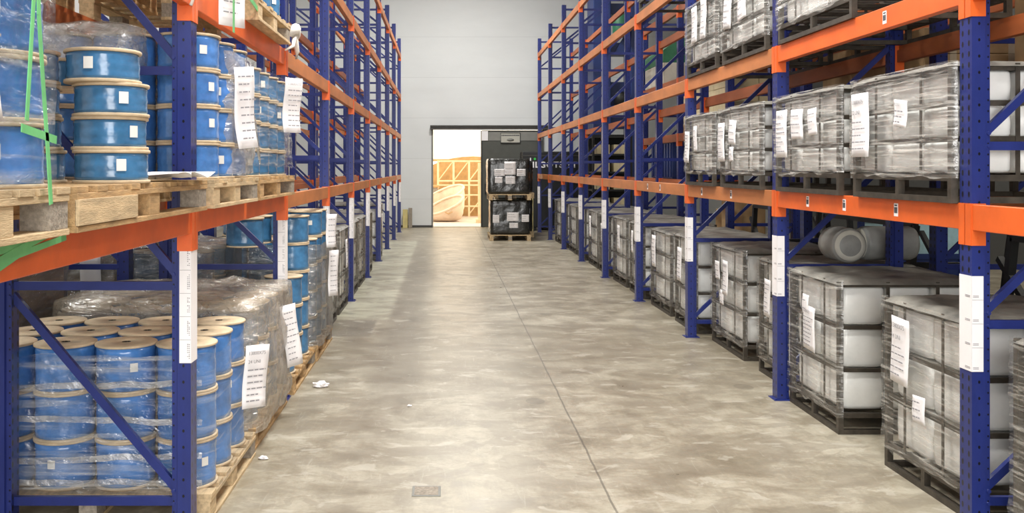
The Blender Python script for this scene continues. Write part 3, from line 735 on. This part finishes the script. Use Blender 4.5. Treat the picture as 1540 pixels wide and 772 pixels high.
def crate(cx, cy, z, dx, dy, h, s, label, short, group, nyb, nxb, rows, ends=2, papers=(), rz=0, upto=None, filmed='film_grey', rails=None):
    zb = .135; rows_h = (h - zb - .02) / rows
    rails = rails or [zb + rows_h * i - .012 for i in range(1, rows)]
    t = thing('steel_crate', label, 'crate', (cx, cy, z), rz, group)
    base, post, grids, tp = crate_meshes(dx, dy, h, s, rails)
    put('base_frame', base, t)
    for a in (-1, 1):
        for b in (-1, 1): put('corner_post', post, t, (a * (dx / 2 - .017), b * (dy / 2 - .017), 0))
    for gmesh in grids: put('side_grid', gmesh, t)
    o = put('top_sheet', tp, t); o['label'] = 'dusty grey plastic top sheet'
    if filmed:
        o = obj('stretch_film', film_wrap(dx, dy, h, s, R.uniform(0, 50)), M[filmed], t); o['label'] = 'dusty stretch film on the aisle side'
    for (yy, zz, w, hh, text, nl, tilt) in papers:
        sheet(t, w, hh, (-s * (dx / 2 + .034), yy, zz), -s * PI / 2, text, nl, tilt=tilt, label='white printed sheet', seed=R.uniform(0, 5), curl=.002)
    ca, sa = math.cos(rz), math.sin(rz)
    bw, bd = (dx - .07) / nxb, (dy - .07) / nyb
    for k in range(rows if upto is None else upto):
        for i in range(nxb):
            for j in range(nyb):
                if i > 0 and not (j == 0 and i <= ends): continue
                lx = -s * (dx / 2 - .035 - bw * (i + .5)); ly = -dy / 2 + .035 + bd * (j + .5)
                me = bundle_mesh(bw - .006, bd - .006, rows_h - .014, (i + j + k) % 3)
                pos = (cx + lx * ca - ly * sa, cy + lx * sa + ly * ca, z + zb + .008 + rows_h * k)
                wh = f'{ORD[j + 1]} along aisle side' if i == 0 else f'{ORD[i + 1]} in across the near end'
                rowname = (['bottom', 'middle', 'top'] if rows == 3 else ['bottom', 'top'])[k]
                tag(put('white_bundle', me, None, pos, rz), f'white bundle, {rowname} row, {wh}, inside {short}', 'bundle', f'bundles inside {short}'); NB[0] += 1
    return t

BIG = ('13800X75', .034); QTY = ('24 UNI', .034); QTY2 = ('32 UNI', .034)
def pp(a): return a
# floor, right
CD, CH = .95, .95
fl = [  # cx-face, y0, y1, papers
    (2.50, 3.20, 4.10, (), 2),
    (2.51, 4.48, 5.32, ((.18, .52, .2, .36, (BIG, QTY), 5, .03), (-.03, .36, .12, .14, (), 3, -.06)), 1),
    (2.50, 5.92, 6.76, ((-.02, .46, .2, .30, (('13800X75', .026),), 8, .03), (.04, .70, .12, .13, (), 2, .0)), 2),
    (2.62, 7.00, 7.78, ((.1, .5, .15, .30, (), 7, .02),), 1),
    (2.62, 8.16, 9.16, ((-.05, .52, .17, .32, (BIG,), 5, .03), (.2, .64, .15, .17, (), 3, 0), (.06, .42, .11, .13, (), 3, .08)), 2),
    (2.55, 9.50, 10.35, ((.1, .48, .17, .36, (), 7, .02),), 1),
    (2.56, 10.60, 11.60, ((.2, .5, .2, .38, (), 7, 0),), 1),
    (2.55, 12.0, 12.9, ((.1, .55, .15, .30, (), 5, 0),), 1),
    (2.55, 13.15, 14.15, ((-.1, .5, .17, .36, (), 6, 0),), 1),
    (2.55, 14.5, 15.45, ((.0, .5, .2, .3, (), 6, 0),), 1),
    (2.55, 15.6, 16.6, ((.1, .5, .2, .36, (), 6, 0),), 0),
    (2.55, 17.0, 18.0, (), 1), (2.55, 18.2, 19.2, (), 0), (2.55, 19.6, 20.5, (), 0), (2.55, 20.7, 21.6, (), 0),
]
for i, (xf, a, b, pap, ends) in enumerate(fl):
    n = ORD[i] if i else 'cut-off near'
    lab = f'black steel crate of white bundles on the right floor, {n} one along the aisle' if i else 'black steel crate of white bundles on the right floor, cut off before first upright'
    crate(xf + CD / 2, (a + b) / 2, 0, CD, b - a, CH + .01 * (i % 3), 1, lab, f'{n} right floor crate', 'steel crates on the right floor', 2, 3, 3, ends, pap, rz=R.uniform(-.012, .012))
# first shelf, right
z1 = LV['right'][0]
sh = [(2.39, 4.40, 5.46, ((.36, .23, .22, .36, (BIG, QTY2), 5, 0), (-.10, .38, .14, .14, (('2 2 2 2', .02),), 3, .12))),
      (2.39, 5.66, 6.74, ((.33, .24, .2, .33, (('13800X75', .03),), 7, 0), (.05, .36, .22, .2, (), 3, .03), (-.22, .38, .15, .17, (), 3, -.04))),
      (2.39, 7.06, 8.10, ((.38, .22, .2, .33, (), 8, 0), (.08, .36, .2, .2, (), 3, .08), (.1, .22, .1, .12, (), 3, 0))),
      (2.39, 8.32, 9.26, ((.3, .22, .18, .3, (), 8, .05), (.0, .32, .13, .24, (), 4, 0)))]
for i, (xf, a, b, pap) in enumerate(sh):
    crate(xf + .475, (a + b) / 2, z1, .95, b - a, .665, 1, f'black steel crate of white bundles on the lowest right shelf, {ORD[i + 1]} from near end', f'{ORD[i + 1]} right shelf crate', 'steel crates on the lowest right shelf', 3, 3, 3, 2 if i < 2 else 1, pap, filmed='film_streak')
z2r = LV['right'][1]
sh = [(2.40, 5.50, 6.72, (), 1), (2.40, 6.98, 8.08, ((.3, .28, .2, .35, (), 6, .1), (-.1, .3, .2, .2, (), 3, -.1)), None), (2.40, 8.26, 9.26, ((.1, .3, .2, .34, (), 6, 0), (-.2, .3, .2, .36, (), 6, .05)), None), (2.42, 10.4, 11.65, (), 1)]
for i, (xf, a, b, pap, up) in enumerate(sh):
    crate(xf + .475, (a + b) / 2, z2r if i < 3 else LV['right'][2], .95, b - a, .68, 1, (f'black steel crate of white bundles on the second right shelf, {ORD[i + 1]} from near end' if i < 3 else 'black steel crate standing alone on the third right shelf'), f'{ORD[i + 1]} upper right shelf crate', 'steel crates on the upper right shelves', 3, 3, 3, 1, pap, upto=up, filmed='film_streak')
# floor, left, beyond the spools
for i, (a, b) in enumerate(((9.52, 10.45), (10.7, 11.65), (12.05, 13.0), (13.2, 14.15), (14.6, 15.5), (16.95, 17.95))):
    crate(-1.22 - CD / 2, (a + b) / 2, 0, CD, b - a, .98 if i < 5 else 1.02, -1, f'grey steel crate of bundles on the left floor, {ORD[i + 1]} past the spools', f'{ORD[i + 1]} left floor crate', 'steel crates on the left floor', 2, 3, 3, 1 if i in (0, 5) else 0, ((.0, .5, .18, .34, (), 6, 0),) if i in (1, 5) else ())

# ------------------------------------------------------------------ behind the right row
for i, (x, y, ln, ax, lab) in enumerate(((3.00, 7.05, .30, 'y', 'grey wrapped roll lying end-on on a right floor crate'), (3.38, 7.14, .40, 'x', 'grey wrapped roll lying sideways on a right floor crate'))):
    r = .13
    t = thing('wrapped_roll', lab, 'roll', (x, y, .99 + r), 0, 'grey rolls on the right floor crate')
    prof = [(0, -ln / 2), (r * .86, -ln / 2), (r * .9, -ln / 2 + .004), (r * .9, -ln / 2 + .012), (r * .97, -ln / 2 + .014), (r, -ln / 2 + .03)] + [(r * (1 + .01 * math.sin(q * 2)), -ln / 2 + .03 + (ln - .06) * q / 6) for q in range(1, 6)] + [(r, ln / 2 - .03), (r * .9, ln / 2), (0, ln / 2)]
    obj('roll_body', MB().lathe(prof, 32, axis=ax), M['greyroll'], t)
    obj('end_ring', MB().lathe([(r * .62, -ln / 2 - .004), (r * .88, -ln / 2 - .004), (r * .88, -ln / 2 + .004), (r * .62, -ln / 2 + .004)], 32, axis=ax), M['carton_white'], t)
    if i: obj('sticker', MB().box((-.04, -r - .004, -.03), (.05, -r + .02, .05)), M['carton_white'], t)
def carton(x0, x1, y0, y1, z0, z1, mat, label, group, seamx=True):
    t = thing('carton', label, 'carton', ((x0 + x1) / 2, (y0 + y1) / 2, z0), 0, group)
    a, b, h = (x1 - x0) / 2, (y1 - y0) / 2, z1 - z0
    obj('box_body', MB().box((-a, -b, 0), (a, b, h), .006), M[mat], t)
    obj('tape', MB().box((-.025, -b - .001, 0), (.025, b + .001, h + .001)) if seamx else MB().box((-a - .001, -.025, h * .3), (a + .001, .025, h + .001)), M['tape'], t)
    return t
def carton_load(x0, x1, y0, y1, z, nx, ny, nzz, hh, mat, where, group):
    pallet(x0, x1, y0, y1, z, f'orange-lit wooden pallet under {where}', 'wood', 'carton pallets behind the right row')
    z += .138; w, d = (x1 - x0) / nx, (y1 - y0) / ny
    for k in range(nzz):
        for i in range(nx):
            for j in range(ny):
                if i > 0 and j > 0: continue
                carton(x0 + w * i + .004, x0 + w * (i + 1) - .004, y0 + d * j + .004, y0 + d * (j + 1) - .004, z + hh * k + .001, z + hh * (k + 1) - .003, mat,
                       f'{"pale" if "pale" in mat or "white" in mat else "brown"} carton, {LAY[k]} layer, {ORD[j + 1]} back, {ORD[i + 1]} across, {where}', group)
XC0, XC1 = X3 + .02, X3 + .9
carton_load(XC0, XC1, 4.5, 5.9, LV3[1], 2, 3, 2, .26, 'carton', 'cartons behind nearest right shelf crate', 'brown cartons behind nearest crate')
carton_load(XC0, XC1, 7.0, 8.9, LV3[1], 2, 3, 2, .20, 'carton', 'cartons behind third right shelf crate', 'brown cartons behind third crate')
carton_load(XC0, XC1, 12.0, 13.4, LV3[2], 2, 3, 3, .27, 'carton_white', 'upper white cartons behind the right row', 'white cartons behind the right row')
carton_load(XC0, XC1, 12.0, 14.1, LV3[1], 2, 4, 3, .19, 'carton_pale', 'pale cartons behind the right row', 'pale cartons behind the right row')
carton_load(XC0, XC1, 9.6, 10.8, LV3[2], 2, 2, 2, .25, 'carton_white', 'white cartons behind far shelf crate', 'white cartons behind far crate')
# blue cabinet on that row
t = thing('metal_cabinet', 'dark blue ribbed metal cabinet standing on the shelf behind the right row', 'cabinet', (XC0 + .42, 15.62, LV3[0]))
mb = MB().box((-.4, -.75, .02), (.4, .75, .62), .01)
obj('cabinet_body', mb, M['machine'], t)
mb = MB()
for q in range(8): mb.box((-.42, -.72 + q * .18, .05), (-.4, -.64 + q * .18, .59))
for q in range(4): mb.box((-.38 + q * .2, -.765, .05), (-.28 + q * .2, -.75, .59))
obj('rib_panel', mb, M['machine'], t)
obj('cabinet_feet', MB().box((-.38, -.7, 0), (.38, -.6, .02)).box((-.38, .6, 0), (.38, .7, .02)), M['black'], t)
# black steel trestles and blue-framed stillage on the floor of that row
for i, (y, lean, lab) in enumerate(((5.6, .2, 'nearest'), (8.1, -.25, 'second'), (10.6, .2, 'third'))):
    t = thing('steel_trestle', f'black welded steel trestle on the floor behind the right row, {lab} one', 'trestle', (X3 + .46, y, 0), 0, 'black trestles behind the right row')
    for sx in (-.38, .38):
        obj('side_frame', MB().bar((sx, -.6, .0), (sx, -.6 + lean, 1.25), .05, .05).bar((sx, .6, 0), (sx, .6 - lean, 1.25), .05, .05).bar((sx, -.6 + lean, 1.25), (sx, .6 - lean, 1.25), .05, .05).bar((sx, -.55, .1), (sx, .55, 1.1), .04, .04), M['black'], t)
    obj('cross_bar', MB().bar((-.38, -.5, .9), (.38, -.5, .9), .05, .05), M['black'], t); obj('cross_bar', MB().bar((-.38, .5, .6), (.38, .5, .6), .05, .05), M['black'], t)
    obj('slat_deck', MB().box((-.4, -.5, .62), (.4, -.35, .66)).box((-.4, -.2, .62), (.4, -.05, .66)).box((-.4, .1, .62), (.4, .25, .66)).box((-.4, .35, .62), (.4, .5, .66)), M['black'], t)
t = thing('glazed_screen', 'blue-framed screen with pale cyan panes standing beyond the right rows', 'screen', (5.5, 11.0, 0))
for x in (-.62, -.03, .56): obj('upright_bar', MB().box((x, -.03, 0), (x + .06, .03, 1.12)), M['machine'], t)
for z in (.06, .62, 1.06): obj('cross_bar', MB().box((-.56, -.028, z), (.56, .028, z + .06)), M['machine'], t)
for x in (-.56, .03): obj('pane', MB().box((x, -.006, .68), (x + .53, .006, 1.06)), M['cyan'], t)
obj('kick_panel', MB().box((-.56, -.01, .12), (.56, .01, .62)), M['machine'], t)
for i, (x, y, a) in enumerate(((4.0, 12.5, .4), (4.1, 13.4, -.3))):
    c = carton(x - .2, x + .2, y - .2, y + .2, 0, 1.1 if i else 1.25, 'carton', ['tall brown carton on the floor behind the right row', 'second tall brown carton behind the right row, farther back'][i], 'tall cartons behind the right row'); c.rotation_euler.z = a
# tall blue machine
t = thing('press_machine', 'very tall blue steel machine column rising behind the far right racks', 'machine', (4.38, 24.2, 0))
obj('column', MB().box((-.65, -.7, 0), (-.2, .3, 6.6), .02), M['machine'], t)
obj('column', MB().box((.3, -.7, 0), (.62, .3, 6.6), .02), M['machine'], t)
for z in (.5, 1.5, 2.7, 3.6, 4.6, 5.6): obj('cross_member', MB().box((-.2, -.5, z), (.3, .2, z + .28), .01), M['machine'], t)
obj('gusset', MB().prism([(-.2, 3.6), (.3, 3.6), (-.2, 2.9)], 'y', -.6, -.52), M['machine'], t)
obj('gusset', MB().prism([(.3, 4.6), (.3, 5.3), (-.1, 4.6)], 'y', -.6, -.52), M['machine'], t)
obj('oil_tank', MB().lathe([(0, 5.0), (.2, 5.0), (.22, 5.05), (.22, 5.5), (.2, 5.55), (0, 5.55)], 24, (.05, -.75, 0)), M['greendark'], t)
obj('motor', MB().lathe([(0, 3.2), (.18, 3.2), (.18, 3.55), (.12, 3.6), (0, 3.6)], 20, (.05, -.75, 0)), M['black'], t)
t = thing('shelf_unit', 'black shelf unit of pale boxes standing between the far right racks', 'shelf unit', (3.94, 22.3, 0))
for x in (-.45, .45):
    for y in (-.3, .3): obj('post', MB().box((x - .025, y - .025, 0), (x + .025, y + .025, 2.5)), M['black'], t)
for q in range(6): obj('shelf', MB().box((-.47, -.32, .3 + q * .42), (.47, .32, .34 + q * .42)), M['black'], t)
obj('back_panel', MB().box((-.45, .33, .1), (.45, .35, 2.5)), M['black'], t)
for q in range(5):
    for w in range(2):
        carton(3.94 - .36 + w * .4, 3.94 - .06 + w * .4, 22.0, 22.45, .341 + q * .42, .341 + q * .42 + .22, 'carton_pale', f'pale box on the black shelf unit, {LAY[q]} shelf, {["left", "right"][w]} one', 'pale boxes on the black shelf unit')
t = thing('storage_tank', 'green-topped equipment housing behind the upper right racks', 'equipment', (3.98, 16.0, LV3[2]))
obj('housing', MB().box((-.4, -.7, 0), (.4, .7, .35), .02), M['carton_white'], t)
obj('cover', MB().prism([(-.4, .35), (.4, .35), (.4, .75), (.1, .95), (-.4, .55)], 'y', -.7, .7), M['greendark'], t)

# black container with white lettering near the back wall
t = thing('equipment_container', 'black equipment container with white lettering near the back wall at right', 'container', (3.35, 25.45, 0))
obj('container_body', MB().box((-1.28, -.42, .08), (1.28, .42, 2.13), .03), M['black'], t)
obj('skid', MB().box((-1.2, -.36, 0), (-.9, .36, .08)).box((.9, -.36, 0), (1.2, .36, .08)), M['black'], t)
obj('top_rim', MB().box((-1.30, -.44, 2.0), (1.30, -.425, 2.03)), M['railgrey'], t)
c = bpy.data.curves.new('lettering', 'FONT'); c.body = '.ILGOTS TT'; c.size = .22; c.extrude = .004; c.offset = .006; c.space_character = 1.15; c.materials.append(M['paper'])
o = text_obj('lettering', c, t); o.location = (-1.08, -.43, 1.70); o.rotation_euler = (PI / 2, 0, 0); o['label'] = 'white lettering'
obj('indicator_lamp', MB().lathe([(0, 0), (.032, 0), (.028, .02), (0, .03)], 16, (0, 0, 0)), M['green_lamp'], t, (-.95, -.445, 1.93)).rotation_euler = (PI / 2, 0, 0)
obj('indicator_cap', MB().box((-1.08, -.43, 1.88), (-1.05, -.42, 1.96)), M['paper'], t)
for x, y, h, lab in ((2.30, 24.8, .9, 'thin pale yellow guard post standing by the black container'), ):
    t = thing('guard_post', lab, 'guard post', (x, y, 0)); obj('pole', MB().box((-.035, -.035, .01), (.035, .035, h), .006), M['yellow'], t); obj('foot', MB().box((-.07, -.07, 0), (.07, .07, .01)), M['black'], t)
t = thing('guard_post', 'yellow and black corner guard by the wall at the left rack end', 'guard post', (-1.04, 26.2, 0))
obj('pole', MB().box((-.16, -.1, 0), (-.02, .06, .52), .006), M['yellow'], t); obj('pole', MB().box((.0, -.12, 0), (.1, .08, .56), .006), M['wood_grey'], t)

# ------------------------------------------------------------------ two black wrapped loads on the aisle
def black_load(cx, cy, z, w, dpt, h, label, papers):
    t = thing('wrapped_load', label, 'wrapped load', (cx, cy, z), 0, 'black wrapped loads by the door')
    mb = MB(); path = rrect(-w / 2, w / 2, -dpt / 2, dpt / 2, .07, .06); n = len(path); nv = 14; vs = []
    for j in range(nv + 1):
        zz = h * j / nv
        for (x, y) in path:
            q = 1 + .022 * nz((x * 2, y * 2, zz * 4 + cx + z), 3) - (.03 if j in (0, nv) else 0); vs.append((x * q, y * q, zz))
    fs = [(j * n + i, j * n + (i + 1) % n, (j + 1) * n + (i + 1) % n, (j + 1) * n + i) for j in range(nv) for i in range(n)] + [tuple(range(n))[::-1], tuple(nv * n + i for i in range(n))]
    obj('wrapped_body', mb.add(vs, fs, True), M['black_wrap'], t)
    for (x, zz, pw, ph) in papers:
        sheet(t, pw, ph, (x, -dpt / 2 - .025, zz), 0, (), 3, curl=.004, label='white sheet')
    obj('side_label', MB().box((w / 2 + .012, -.25, h * .6), (w / 2 + .016, -.12, h * .75)), M['paper'], t)
    return t
pallet(1.02, 1.98, 21.55, 22.6, 0, 'wooden pallet on the aisle floor under the lower black load', 'wood_pale', 'pallets of the black loads')
black_load(1.50, 22.07, .138, .92, .95, .80, 'lower black plastic-wrapped load on the aisle floor by the door', ((.06, .32, .27, .2), (-.33, .28, .15, .18), (.35, .3, .17, .17), (.08, .16, .2, .12)))
pallet(1.0, 1.98, 21.5, 22.6, .945, 'wooden pallet lying on the lower black load', 'wood_pale', 'pallets of the black loads')
black_load(1.47, 22.05, 1.083, .98, 1.0, .82, 'upper black plastic-wrapped load stacked second by the door', ((.02, .45, .26, .3), (-.22, .42, .24, .16), (.28, .42, .2, .16), (-.24, .26, .17, .14), (.03, .24, .22, .17)))
pallet(1.2, 2.16, 22.75, 23.8, 0, 'wooden pallet under the dark loads behind the stacked black ones', 'wood_pale', 'pallets of the black loads')
black_load(1.68, 23.27, .138, .92, .95, .80, 'lower dark wrapped load standing just behind the two stacked black loads', ())
pallet(1.2, 2.17, 22.75, 23.8, .945, 'wooden pallet between the dark loads behind the stacked black ones', 'wood_pale', 'pallets of the black loads')
black_load(1.68, 23.27, 1.083, .92, .95, .76, 'upper dark wrapped load just behind the two stacked black loads', ())

# ------------------------------------------------------------------ loads behind the left row
for i, (x, y0, y1, h, lab) in enumerate(((-3.02, 5.1, 6.3, 1.02, 'nearest dark film-wrapped load with white stickers behind the left row'), (-3.02, 7.15, 8.5, 1.05, 'second dark film-wrapped load behind the left row'))):
    pallet(x - .5, x + .5, y0, y1, 0, ['wooden pallet under the nearest dark load behind left row', 'wooden pallet under the second dark load behind left row'][i], 'wood', 'pallets behind the left row')
    t = thing('wrapped_load', lab, 'wrapped load', (x, (y0 + y1) / 2, .138), 0, 'dark loads behind the left row')
    d = (y1 - y0) / 2
    obj('box_stack', MB().box((-.46, -d + .04, 0), (.46, d - .04, h), .02), M['carton'], t)
    obj('stretch_film', film_shell(-.49, .49, -d + .01, d - .01, .02, h + .02, .02, .06, top=True, seed=i * 9), M['film_dark'], t)
    for q in range(5): sheet(t, .1, .1, (R.uniform(-.4, .4), -d - .015, .2 + q * .16), 0, (), 2, label='white sticker', seed=q)
    sheet(t, .16, .4, (.3, -d - .02, .5), 0, (), 0, label='white card')

# ------------------------------------------------------------------ bits on the floor
def litter(x, y, s, lab, seed):
    bm = bmesh.new(); bmesh.ops.create_icosphere(bm, subdivisions=3, radius=1)
    for v in bm.verts:
        q = 1 + .55 * nz(v.co + Vector((seed, 0, 0)), 1.8); v.co = Vector((v.co.x * q * s, v.co.y * q * s * .7, max(0, (v.co.z * .42 + .3) * q * s)))
    tag(obj('crumpled_paper', MB().bm(bm), M['paper'], None, (x, y, .001)), lab, 'paper')
litter(-.965, 7.20, .055, 'crumpled white paper lying on the floor near the left spools', 2)
litter(-.255, 6.62, .016, 'tiny paper scrap on the floor mid aisle', 5)
litter(-1.06, 5.42, .025, 'small white scrap on the floor at the nearest pallet corner', 9)

t = thing('floor_plate', 'small square metal plate set in the floor at the near end of the aisle', 'floor plate', (-.10, 4.88, 0))
obj('plate', MB().box((-.075, -.075, .0), (.075, .075, .004), .002), M['doorlight'], t)
obj('cover', MB().box((-.062, -.062, .004), (.062, .062, .005)), M['wood_grey'], t)
# ------------------------------------------------------------------ outside the door
yard = MB().box((-12, YB + .25, -.25), (14, 60, -.05)); struct('trim_3', yard, M['ground_out'])
struct('trim_4', MB().box((DX0, YB + .02, -.05), (DX2, YB + .8, .0)), M['ground_out'])
t = thing('trailer_box', 'white trailer box outside beyond the open doorway', 'trailer', (.8, 36.5, -.05))
obj('box_body', MB().box((-4, -1.2, 2.05), (4, 1.2, 4.8), .03), M['truckwhite'], t)
obj('lower_rail', MB().box((-4, -1.25, 1.98), (4, -1.15, 2.06)), M['orangewood'], t)
for x in (-3.2, 3.2): obj('support_leg', MB().box((x - .1, -1, 0), (x + .1, 1, 2.05)), M['tanframe'], t)
t = thing('steel_framework', 'tan steel lattice framework standing outside the doorway', 'framework', (.9, 33.0, -.05))
for q in range(6):
    obj('upright', MB().box((-1.2 + q * .55, -.04, 0), (-1.13 + q * .55, .04, 2.0)), M['tanframe'], t)
for z in (.35, .75, 1.1, 1.25, 1.95): obj('rail', MB().box((-1.2, -.045, z), (1.62, .045, z + .05)), M['tanframe'], t)
for q in range(5):
    obj('diagonal', MB().bar((-1.16 + q * .55, 0, 1.28), (-.65 + q * .55, 0, 1.95), .03, .035).bar((-1.16 + q * .55, 0, .1), (-.65 + q * .55, 0, .75), .03, .035), M['tanframe'], t)
t = thing('plywood_panel', 'arched orange plywood panel behind the lattice framework outside', 'panel', (.9, 33.6, -.05))
prof = [(-1.9, 0), (2.0, 0), (2.0, 2.05)] + [(-1.9 + 2.0 * (1 - math.cos(a * PI / 16)) * 1.0 + 0, 1.2 + .95 * math.sin(a * PI / 16)) for a in range(8, -1, -1)]
obj('panel_board', MB().prism(prof, 'y', -.05, .05), M['orangewood'], t)
obj('panel_brace', MB().box((-1.8, .05, .4), (1.9, .12, .5)), M['tanframe'], t)
def bag(x, y, w, h, tilt, lab, sd):
    t = thing('bulk_bag', lab, 'bulk bag', (x, y, -.05), 0, 'bulk bags outside the door')
    mb = MB(); N = 40; prof = [(0, 0), (.5, .0), (.82, .12), (.98, .42), (1, .8), (.97, 1.0), (.9, 1.0), (.9, .75), (.8, .45), (.5, .32), (0, .3)]
    vs = []
    for r, z in prof:
        for k in range(N):
            a = 2 * PI * k / N; q = 1 + .05 * nz((math.cos(a) * 1.5 + sd, math.sin(a) * 1.5, z * 2), 2)
            rim = 1 + z * tilt * (.75 * math.cos(a) + .55 * math.sin(a))
            vs.append((r * w * q * math.cos(a), r * w * .8 * q * math.sin(a), z * h * rim * (1 + .08 * nz((a, sd, 0), 2))))
    mb.add(vs, [(i * N + k, i * N + (k + 1) % N, (i + 1) * N + (k + 1) % N, (i + 1) * N + k) for i in range(len(prof) - 1) for k in range(N)], True)
    obj('sack', mb, M['bag'], t)
    obj('rolled_rim', MB().tube([(w * .95 * math.cos(a), w * .76 * math.sin(a), h * (1 + tilt * (.75 * math.cos(a) + .55 * math.sin(a))) + .01) for a in [PI * 2 * q / 32 for q in range(33)]], .045, 8), M['bag'], t)
    obj('loop_tie', MB().tube([(.0, -w * .78, h * .62), (.12, -w * .85, h * .52), (.24, -w * .78, h * .66)], .02), M['carton'], t)
bag(-.02, 30.2, .62, .52, .62, 'cream bulk bag lying open outside the doorway, front one', 1)
bag(-.05, 31.6, .70, .80, .45, 'cream bulk bag standing behind the front bag outside', 4)
t = thing('timber_post', 'pale timber post leaning at the right of the doorway outside', 'post', (1.12, 29.5, -.05))
obj('post', MB().box((-.09, -.09, 0), (.09, .09, 1.9), .01), M['tanframe'], t); obj('foot', MB().box((-.16, -.16, 0), (.16, .16, .12), .01), M['tanframe'], t)
t = thing('wooden_crate', 'grey wooden crate outside behind the bulk bags', 'crate', (-.62, 32.55, -.05))
obj('crate_body', MB().box((-.35, -.3, 0), (.35, .3, 1.05), .01), M['wood_grey'], t); obj('lid', MB().box((-.38, -.33, 1.05), (.38, .33, 1.13), .01), M['orangewood'], t)

# ------------------------------------------------------------------ light
def area(name, loc, sx, sy, power, col=(1, 1, 1), rot=(0, 0, 0), spread=None):
    l = bpy.data.lights.new(name, 'AREA'); l.shape = 'RECTANGLE'; l.size = sx; l.size_y = sy; l.energy = power; l.color = col
    if spread: l.spread = spread
    o = bpy.data.objects.new(name, l); C.objects.link(o); o.location = loc; o.rotation_euler = rot; return o
WH = (1, .985, .94)
for i, y in enumerate((1.5, 6.0, 11.0, 16.0, 21.5)):
    area('high_bay_lamp', (.55, y, (6.2, 6.4, 6.6, 6.6, 7.6)[i]), 1.6, 1.0, (240, 360, 165, 125, 420)[i], WH)
for i, y in enumerate((6.0, 12.5, 19.0)):
    area('high_bay_lamp', (-4.6, y, 8.0), 1.6, .8, 195, (1, 1, .95))
for i, y in enumerate((5.0, 14.0)):
    area('high_bay_lamp', (6.8, y, 8.0), 1.6, .8, 200, (1, .95, .84))
area('near_end_fill', (.4, YF + .15, 2.6), 6.0, 4.2, 800, (1, .99, .97), (PI / 2, 0, 0))  # added fill light behind the camera; wall_front has no opening there
w = bpy.data.worlds.new('World'); bpy.context.scene.world = w; w.use_nodes = True
bg = w.node_tree.nodes['Background']; bg.inputs[0].default_value = (1, .88, .70, 1); bg.inputs[1].default_value = 4.0

# ------------------------------------------------------------------ camera
cam = bpy.data.cameras.new('Camera'); co = bpy.data.objects.new('Camera', cam); C.objects.link(co)
co.location = (0, 0, H); co.rotation_euler = (PI / 2, 0, 0)
cam.sensor_width = 36; cam.lens = 36 * 1400 / 1540; cam.shift_x = 100 / 1540; cam.shift_y = -134 / 1540
cam.clip_start = .05; cam.clip_end = 200
sc = bpy.context.scene; sc.camera = co
sc.view_settings.view_transform = 'Standard'; sc.view_settings.look = 'None'; sc.view_settings.gamma = 1; sc.view_settings.use_curve_mapping = False
sc.view_settings.exposure = 0.1
sc.cycles.transparent_max_bounces = 16; sc.cycles.max_bounces = 8; sc.cycles.use_denoising = True
sc.cycles.sample_clamp_indirect = 6; sc.cycles.caustics_reflective = False; sc.cycles.caustics_refractive = False
print('bundles', NB[0], 'objects', len(bpy.data.objects))
